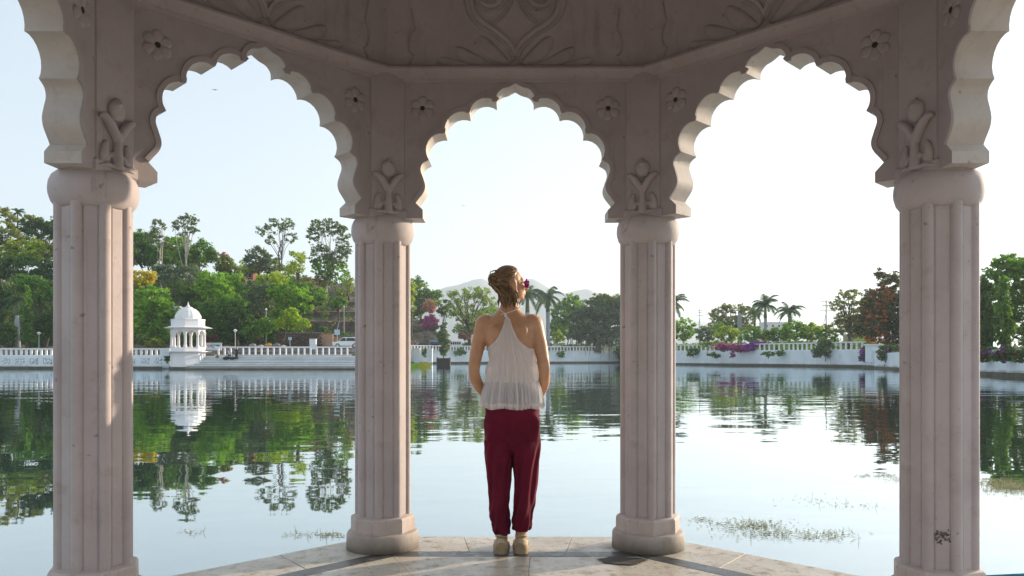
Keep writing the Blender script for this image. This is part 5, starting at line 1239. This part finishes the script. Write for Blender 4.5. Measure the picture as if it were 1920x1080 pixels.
tree('broad_tree', 'dark green tree directly right of the domed kiosk', 400, 128, [(400, 588, 34, 28), (430, 575, 24, 24), (385, 610, 20, 20)], 'mid')
tree('broad_tree', 'deep shaded tree behind the cone-shaded lamp post', 445, 126, [(450, 600, 34, 28), (425, 618, 26, 18), (475, 620, 24, 18)], 'dark')
tree('thin_tree', 'thin grey-green tree with bare twigs in the centre of the left slope', 480, 133, [(485, 565, 30, 36), (470, 545, 22, 20), (505, 550, 18, 24)], 'grey', dens=.7, limbs=16)
tree('maroon_shrub', 'dark maroon-leaved shrub high on the slope below the red-brown house', 440, 164, [(440, 527, 15, 12)], 'maroon', clump=5)
tree('hill_tree', 'grey-green twiggy tree beside the red-brown house on the skyline', 480, 190, [(485, 478, 26, 20), (472, 490, 18, 14), (510, 495, 20, 16)], 'grey', dens=.75, limbs=18)
tree('gum_tree', 'tall airy gum tree at the middle of the left skyline', 525, 186, [(515, 425, 22, 17), (540, 420, 16, 13), (492, 432, 12, 14), (545, 445, 14, 12), (505, 450, 14, 10)], 'euc', 525, .2, 'bark', clump=3.6, leaf_px=2.0, sparse=.62, dens=.7, limbs=16, trunk_top=(528, 450))
tree('hill_tree', 'small yellowish tree between the two tall skyline trees', 560, 182, [(560, 482, 18, 20), (553, 505, 20, 14)], 'lime', dens=.6, limbs=12)
tree('gum_tree', 'tallest leafy tree on the left skyline beside the back left column', 612, 172, [(610, 425, 34, 20), (585, 440, 16, 18), (640, 440, 18, 20), (600, 480, 28, 30), (635, 480, 22, 26), (610, 520, 24, 24), (650, 470, 10, 20)], 'euc', 612, .26, 'bark_pale', clump=4, leaf_px=2.1, sparse=.75, dens=.75, limbs=22, extra=[('new_leaves', 'bright', .45, [(606, 500, 26, 26), (640, 510, 18, 22)], 2.5)])
tree('broad_tree', 'large bright green tree leaning right over the shaded street', 545, 131, [(545, 555, 34, 24), (520, 545, 22, 18), (570, 570, 20, 18), (540, 590, 34, 20)], 'bright', 530, extra=[('undergrowth', 'mid', .7, None, 2.7)], limbs=12)
tree('small_tree', 'low lime green tree in front of the rubble wall', 545, 122, [(545, 590, 24, 14), (562, 606, 22, 12), (530, 605, 20, 14)], 'lime', 526, .14, clump=6, extra=[('undergrowth', 'bright', .6, None, 2.5)])
tree('small_tree', 'drooping green tree low over the roadside bundles', 490, 123, [(495, 612, 26, 18), (470, 625, 20, 14)], 'mid', 491, .14, clump=6)
tree('small_tree', 'dark green shrubby tree on the terraces beside the back left column', 635, 152, [(632, 568, 22, 14)], 'mid', clump=5.5)
tree('small_tree', 'pale sapling on the crest beside the back left column', 655, 178, [(655, 528, 10, 22), (640, 550, 14, 10)], 'pale', clump=5, dens=.6)
shrub('roadside_shrub', 'small scrub bush on the bare bank above the tan wall', 608, 614, 8, 5, 134, 'mid')
shrub('flowering_shrub', 'red-flowered shrub behind the graffiti wall', 395, 634, 16, 7, 120, 'maroon')
shrub('flowering_shrub', 'pink-flowered bush behind the yellow-green leaves near the kiosk dome', 326, 588, 8, 7, 134, 'magenta')
shrub('clipped_shrub', 'low yellow-green hedge behind the wall left of the kiosk', 290, 644, 26, 8, 115, 'olive')
shrub('wall_plant', 'small plant growing from the wall pier beside the kiosk', 313, 672, 6, 6, 109.2, 'dark', base_z=1.2, clump=3)
tree('understory_tree', 'black-green shade tree behind the roadside bundles', 520, 134, [(510, 615, 60, 26), (440, 628, 50, 18)], 'dark', clump=8)
# --- hidden behind the back left column
tree('hill_tree', 'leafy tree mostly hidden behind the back left column', 715, 190, [(712, 520, 40, 40), (705, 580, 45, 50)], 'mid')
# --- centre
tree('bank_tree', 'tall green tree rising at the left end of the centre bank', 785, 262, [(782, 545, 26, 30), (800, 565, 24, 26), (815, 558, 16, 18), (772, 580, 22, 26)], 'mid', 790, .4, clump=6.5, limbs=14, extra=[('new_leaves', 'lime', .35, None, 2.6)])
tree('bank_tree', 'lime green tree partly cut off by the back left column', 765, 252, [(764, 545, 18, 28), (756, 580, 22, 34)], 'lime', clump=6.5)
shrub('bougainvillea', 'magenta bougainvillea spilling over the rocky bank left of centre', 806, 602, 17, 14, 240, 'magenta', extra=[('undergrowth', 'dark', .35, None, 2.4)])
shrub('bougainvillea', 'dusty pink flowering bush above the magenta bougainvillea', 806, 573, 17, 14, 250, 'pink', extra=[('undergrowth', 'olive', .5, None, 2.4)])
tree('bank_tree', 'small dark green tree between the pink bush and the pale spreading tree', 832, 258, [(832, 582, 14, 13), (838, 570, 10, 9)], 'dark', clump=5)
tree('spreading_tree', 'pale airy spreading tree with dark branches left of the woman', 882, 246, [(865, 555, 30, 18), (895, 552, 28, 17), (915, 570, 18, 18), (850, 580, 20, 20), (880, 590, 34, 22), (870, 615, 34, 16), (900, 615, 28, 16)], 'pale', 881, .6, clump=6, leaf_px=2.2, sparse=.75, dens=.75, limbs=34)
tree('bank_tree', 'rounded mid green tree behind the woman and left of the palms', 915, 275, [(922, 590, 26, 18), (945, 600, 24, 20), (965, 620, 20, 22)], 'bright', clump=6)
tree('sapling', 'slim dark green sapling growing in the plank box in the water', 831, 172, [(831, 628, 13, 14), (831, 612, 8, 9), (833, 646, 13, 14), (832, 660, 9, 8)], 'grey', 832, .1, clump=4.5, base_z=1.4, extra=[('undergrowth', 'mid', .5, None, 2.2)])
shrub('wall_plant', 'green bush hanging over the centre wall left of the woman', 862, 660, 12, 8, 223, 'mid', base_z=3.0, clump=4)
shrub('wall_plant', 'small creeper on the wall beside the right buttress pier', 797, 660, 7, 10, 213, 'mid', base_z=2.0, clump=3.5)
shrub('street_bush', 'pinkish dry bush behind the white van', 872, 630, 16, 10, 243, 'pink', extra=[('undergrowth', 'dark', .8, None, 2.4)])
palm('tall royal palm immediately right of the woman', 989, 556, 236, 38, 16, .62, 'bark_grey', 986)
palm('tall royal palm with a pale trunk, second to the right of the woman', 1027, 556, 246, 40, 18, .62, 'bark_grey', 1028)
tree('bank_tree', 'bright-topped green tree behind the second royal palm', 1065, 272, [(1072, 568, 24, 18), (1055, 590, 26, 26), (1085, 590, 24, 24), (1050, 615, 28, 24)], 'bright', clump=6.5, extra=[('undergrowth', 'mid', .9, None, 2.6)])
shrub('street_tree', 'low lime green bush under the trees right of the pale palm trunk', 1046, 632, 16, 14, 256, 'lime', extra=[('undergrowth', 'mid', .5, None, 2.4)])
by = tree('banyan_tree', 'huge dark banyan with hanging aerial roots beside the back right column', 1122, 252, [(1125, 580, 38, 28), (1095, 600, 30, 30), (1150, 600, 34, 36), (1110, 625, 40, 24), (1170, 585, 30, 30), (1080, 625, 22, 20), (1150, 635, 36, 16)], 'grey', 1118, 1.5, clump=6.5, limbs=16, extra=[('deep_green_leaves', 'dark', .8, None, 2.6), ('new_leaves', 'olive', .25, [(1130, 562, 32, 14), (1165, 565, 20, 14)], 2.5)])  # a second set of leaf clusters in deeper green through the crown
rt = MB(); rs_ = np.random.default_rng(5); gz = by.location
for i in range(46):
    px = rs_.uniform(1068, 1160); Y = rs_.uniform(247, 254); a = P(px, rs_.uniform(628, 640), Y)-gz; L = rs_.uniform(2.5, 8.5); rt.tube([a, a+Vector((rs_.normal()*.15, 0, -L*.5)), a+Vector((rs_.normal()*.3, -.2, -L))], [.10, .07, .03], 5)
ro = rt.build('aerial_roots', M['bark'], by, True); ro['kind'] = 'stuff'
tree('bank_tree', 'light green tree top behind the banyan at the back right column', 1140, 300, [(1145, 572, 40, 24), (1200, 580, 40, 26)], 'bright', clump=7)
shrub('wall_plant', 'dark creeper clump on the wall below the banyan beside the column', 1160, 662, 9, 14, 254, 'dark', base_z=2.0, clump=4)
shrub('wall_plant', 'small green plant on the wall below the tan parked car', 1052, 664, 9, 6, 243, 'mid', base_z=2.6, clump=3.5)
# --- right bank
palm('palm half hidden by the back right column at the left of the right bank', 1261, 572, 196, 36, 17, .34, 'bark_grey')
palm('tallest palm of the right bank, left of its twin', 1435, 574, 172, 35, 18, .34, 'bark_grey', 1436)
palm('shorter right-hand palm of the pair on the right bank', 1480, 586, 178, 32, 18, .30, 'bark', 1481)
palm('small palm tuft against the umbrella-crowned tree', 1415, 588, 185, 24, 14, .26, 'bark')
tree('umbrella_tree', 'wide umbrella-crowned tree behind the tall grey post', 1372, 215, [(1375, 578, 34, 11), (1345, 590, 20, 14), (1405, 588, 22, 14), (1370, 600, 42, 12), (1350, 612, 26, 14), (1395, 612, 24, 14)], 'olive', 1372, .4, clump=4.2, leaf_px=2.0, sparse=.85, dens=.8, limbs=22, extra=[('deep_green_leaves', 'mid', .35, [(1365, 612, 40, 12)], 2.4)])
for nm, px, py, rx, ry, Y, lf, lb in (('round_shrub', 1281, 618, 22, 22, 190, 'bright', 'rounded bright green shrub tree next to the back right column'),
     ('round_shrub', 1322, 626, 19, 16, 182, 'grey', 'dusty grey-green rounded shrub tree on the right bank'),
     ('round_shrub', 1347, 618, 14, 14, 188, 'bright', 'small bright shrub tree between the grey-green and the golden-green ones'),
     ('round_shrub', 1362, 626, 22, 17, 176, 'lime', 'golden-green rounded shrub tree above the magenta bougainvillea'),
     ('round_shrub', 1407, 626, 22, 16, 172, 'bright', 'fresh green rounded shrub tree right of the tall grey post'),
     ('round_shrub', 1457, 628, 22, 14, 166, 'mid', 'flat-topped darker shrub tree below the pair of palms'),
     ('round_shrub', 1436, 630, 11, 11, 172, 'lime', 'small yellow-green shrub left of the flat-topped darker one'),
     ('round_shrub', 1492, 620, 26, 20, 162, 'bright', 'large vivid green shrub tree under the shorter palm'),
     ('round_shrub', 1524, 622, 20, 17, 160, 'lime', 'yellow-green sunlit shrub tree left of the utility pole foot'),
     ('round_shrub', 1551, 628, 20, 14, 156, 'mid', 'dull green shrub tree in front of the utility pole')):
    shrub(nm, lb, px, py, rx*1.2, ry*1.12, Y, lf, clump=5, extra=[('undergrowth', 'mid' if lf != 'mid' else 'dark', .5, [(px, py+ry*.3, rx*1.1, ry*.8)], 2.5)], dens=1.0)
tree('thin_crowned_tree', 'thin-crowned olive tree with a bare lower trunk right of the utility pole', 1592, 146, [(1592, 552, 26, 13), (1575, 572, 22, 14), (1610, 575, 22, 18), (1590, 596, 30, 14), (1612, 600, 18, 18), (1570, 612, 26, 18), (1600, 622, 26, 16)], 'olive', 1592, .36, clump=4.2, leaf_px=2.0, sparse=.85, dens=.8, limbs=22)
tree('orange_flowering_tree', 'big dark tree dotted with orange blossom left of the front right column', 1655, 124, [(1668, 530, 22, 26), (1645, 570, 36, 36), (1670, 580, 34, 40), (1632, 612, 34, 30), (1628, 585, 18, 22), (1672, 630, 36, 28), (1650, 512, 10, 12), (1700, 590, 40, 60)], 'rust', 1660, .5, clump=6.5, limbs=12, extra=[('blossom', 'orange', .5, [(1640, 590, 34, 44), (1655, 560, 28, 34), (1645, 632, 30, 20)], 2.2), ('deep_green_leaves', 'dark', .5, None, 2.6)])
tree('hedge_tree', 'dense green tree behind the front right column', 1755, 98, [(1750, 540, 60, 60), (1770, 610, 60, 50)], 'mid', clump=9)
tree('hedge_tree', 'tall dense leafy tree filling the right edge of the picture', 1890, 84, [(1885, 505, 34, 32), (1855, 530, 30, 34), (1925, 520, 40, 44), (1870, 580, 50, 50), (1930, 590, 50, 60), (1850, 610, 40, 40)], 'mid', 1885, .5, clump=8, leaf_px=3.3, extra=[('new_leaves', 'bright', .25, [(1885, 492, 34, 18), (1920, 500, 34, 22)], 3.2)])
tree('creeper_column', 'column of drooping creeper leaves, left of the two at the right edge', 1847, 79, [(1847, 540, 12, 22), (1845, 580, 16, 30), (1848, 625, 18, 34)], 'dark', clump=6, leaf_px=3.0, droop=.7)
tree('creeper_column', 'column of drooping creeper leaves, right of the two at the right edge', 1882, 77, [(1882, 535, 10, 20), (1881, 575, 15, 30), (1884, 620, 18, 32)], 'mid', clump=6, leaf_px=3.0, droop=.7)
tree('hedge_tree', 'dark leafy tree beyond the right edge above the garden wall', 1990, 72, [(1990, 560, 70, 80), (1970, 630, 60, 40)], 'dark', clump=9, leaf_px=3.3)
# climbers on the walls
def climber(name, label, leafs, blobs, Y, bz, clump=4, cat='bougainvillea'):
    return tree(name, label, blobs[0][0], Y, blobs, leafs[0], blobs[0][0], .06, clump=clump, leaf_px=2.2, limbs=4, cat=cat, base_z=bz, extra=[(('foliage', l, f, None, 2.3)) for l, f in leafs[1:]])
climber('bougainvillea', 'magenta bougainvillea trailing over the right shore balustrade', [('magenta'), ('dark', .45)] if False else ['magenta', ('dark', .45)], [(1372, 652, 30, 9), (1350, 650, 14, 7), (1374, 665, 3, 9), (1395, 655, 16, 8)], 158, 2.2)
climber('bougainvillea', 'violet bougainvillea mound at the right end of the magenta trailer', ['purple', ('magenta', .2)], [(1418, 645, 15, 8), (1405, 652, 14, 8), (1432, 643, 8, 5)], 156, 2.2)
climber('flowering_climber', 'cream-flowered climber along the balustrade left of the magenta bougainvillea', ['pale', ('mid', .4)], [(1325, 645, 18, 4), (1345, 643, 14, 4)], 166, 2.6)
climber('wall_plant', 'dark green tuft on the right wall, nearest the back right column', ['dark', ('mid', .4)], [(1300, 660, 14, 7), (1293, 665, 5, 6)], 173, 2.0, cat='shrub')
climber('wall_plant', 'dark green tuft on the right wall below the magenta bougainvillea', ['dark', ('mid', .4)], [(1336, 665, 9, 5), (1345, 667, 8, 4)], 164, 2.0, cat='shrub')
climber('wall_plant', 'green tuft on the right wall below the flat-topped shrub', ['mid', ('dark', .4)], [(1440, 664, 14, 5), (1462, 661, 10, 6)], 148, 1.8, cat='shrub')
climber('wall_plant', 'large grey-green bush spilling down the right wall', ['grey', ('mid', .6)], [(1548, 652, 22, 14), (1535, 662, 16, 10), (1560, 664, 14, 8), (1545, 640, 14, 10)], 136, 1.4, 5, 'shrub')
climber('bougainvillea', 'violet bougainvillea drooping left of the square white pillar', ['purple', ('dark', 1.2)], [(1622, 660, 10, 12), (1618, 672, 8, 8)], 124, 1.2)
climber('bougainvillea', 'dark bougainvillea tumbling to the water right of the square white pillar', ['dark', ('purple', .35)], [(1662, 662, 18, 22), (1672, 685, 12, 14), (1690, 665, 30, 22)], 108, 1.4, 5)
for px, Y, lb in ((1748, 86, 'dark purple bougainvillea hedge behind the front right column'), (1800, 76, 'dark purple bougainvillea hedge just left of the right column edge'), (1850, 68.6, 'dark purple bougainvillea over the garden wall, right beside the front right column'), (1893, 63.6, 'dark purple bougainvillea over the garden wall in the middle of the right gap'), (1935, 59.4, 'dark purple bougainvillea over the garden wall at the right edge'), (1985, 54.5, 'dark bougainvillea hedge beyond the right edge')):
    climber('bougainvillea', lb, ['dark', ('purple', .30), ('maroon', .35)], [(px, 664, 28, 17), (px-16, 668, 20, 15), (px+18, 666, 20, 16)], Y, 1.9, 6)
# floating weed near the pavilion
def weed(label, spots, mat, n_st):
    V = []
    for px, py, rx, ry, n in spots:
        for i in range(n):
            a = rng.normal(size=2)*.5; x_, y_ = px+a[0]*rx, py+a[1]*ry
            if y_ < HOR+12: continue
            Y = CZ*FPX/(y_-HOR); X = XP(x_, Y); s = rng.uniform(.005, .016); th = rng.uniform(0, math.pi); t = np.array([math.cos(th), math.sin(th), 0])*s*1.6; b = np.array([-math.sin(th), math.cos(th), 0])*s*.5; c = np.array([X, Y, .004+rng.uniform(0, .004)])
            V.append([c-t, c-b, c+t+np.array([0, 0, .004]), c+b])
            if rng.uniform() < n_st:
                hgt = rng.uniform(.015, .06); l = rng.normal()*.012; V.append([c+np.array([-.0022, 0, 0]), c+np.array([.0022, 0, 0]), c+np.array([l+.001, 0, hgt]), c+np.array([l-.001, 0, hgt])])
    o = mk('floating_weed', quads_mesh('floating_weed', np.array(V), mat), mat); tag(o, label, 'water weed', kind='stuff')
M['weed'] = leaf_mat('olive_water_weed', (.13, .13, .045), (.32, .31, .11), .15, 3)
weed('scattered olive water weed with stalks floating before the front right column', [(1395, 985, 80, 16, 240), (1460, 1003, 100, 12, 240), (1425, 988, 44, 10, 160), (1550, 1005, 60, 12, 140), (1310, 975, 30, 5, 50), (1600, 948, 60, 8, 40), (1520, 940, 70, 10, 40)], M['weed'], .05)
weed('dense mat of olive water weed floating at the right edge', [(1900, 915, 60, 12, 1500), (1870, 905, 40, 8, 500), (1660, 892, 24, 4, 120), (1700, 900, 40, 6, 150), (1620, 893, 20, 4, 60)], M['weed'], .05)
weed('thin yellow-green scraps of water weed left of the back left column', [(620, 1004, 26, 5, 90), (560, 1005, 40, 6, 40), (360, 1000, 30, 6, 20)], M['weed'], .05)
# scrub covering the left hillside between the trees
def scrub(label, pxr, offr, n, mat, seed, hmax=1.6):
    rs = np.random.default_rng(seed); C = []
    for i in range(n):
        px = rs.uniform(*pxr); o_ = rs.uniform(*offr); Y = shore(px)[0]+o_
        if 585 < px < 700 and rs.uniform() < .8: continue
        C.append((XP(px, Y), Y, ground(px, Y)+rs.uniform(.1, hmax)))
    C = np.array(C); o = mk('scrub', quads_mesh('scrub', leaf_quads(C, rs.uniform(.5, 1.3, len(C)), 16, .30, rs), mat), mat); tag(o, label, 'scrub', kind='stuff')
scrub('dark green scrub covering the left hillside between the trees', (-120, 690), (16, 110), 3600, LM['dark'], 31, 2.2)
scrub('olive scrub scattered over the left hillside', (-120, 690), (24, 110), 1500, LM['olive'], 32, 1.8)
scrub('low green scrub along the flat right bank behind the balustrade', (1170, 1640), (6, 60), 900, LM['mid'], 33, 1.8)
scrub('low green scrub on the centre bank behind the parked cars', (745, 1180), (22, 60), 1100, LM['dark'], 34, 2.6)
# unseen pale paving added behind the camera, to bounce light into the pavilion
gb = MB().loft([[(-70, -60, -1.6), (70, -60, -1.6), (70, .42, -1.6), (-70, .42, -1.6)], [(-70, -60, F-.02), (70, -60, F-.02), (70, .42, F-.02), (-70, .42, F-.02)]]).build('bounce_paving', M['marble']); tag(gb, kind='structure')
# ------------------------------------------------------------------ haze
hb = MB().box(-6000, 6000, -1500, 6500, -2.6, 480).mesh('haze'); hm = bpy.data.materials.new('pale_haze'); hm.use_nodes = True; hn = hm.node_tree; hn.nodes.clear()
pv = hn.nodes.new('ShaderNodeVolumePrincipled'); pv.inputs['Color'].default_value = (.80, .90, 1.0, 1); pv.inputs['Density'].default_value = .00026; pv.inputs['Anisotropy'].default_value = .35
om = hn.nodes.new('ShaderNodeOutputMaterial'); hn.links.new(pv.outputs[0], om.inputs['Volume'])
hz = mk('haze', hb, hm); tag(hz, kind='stuff')
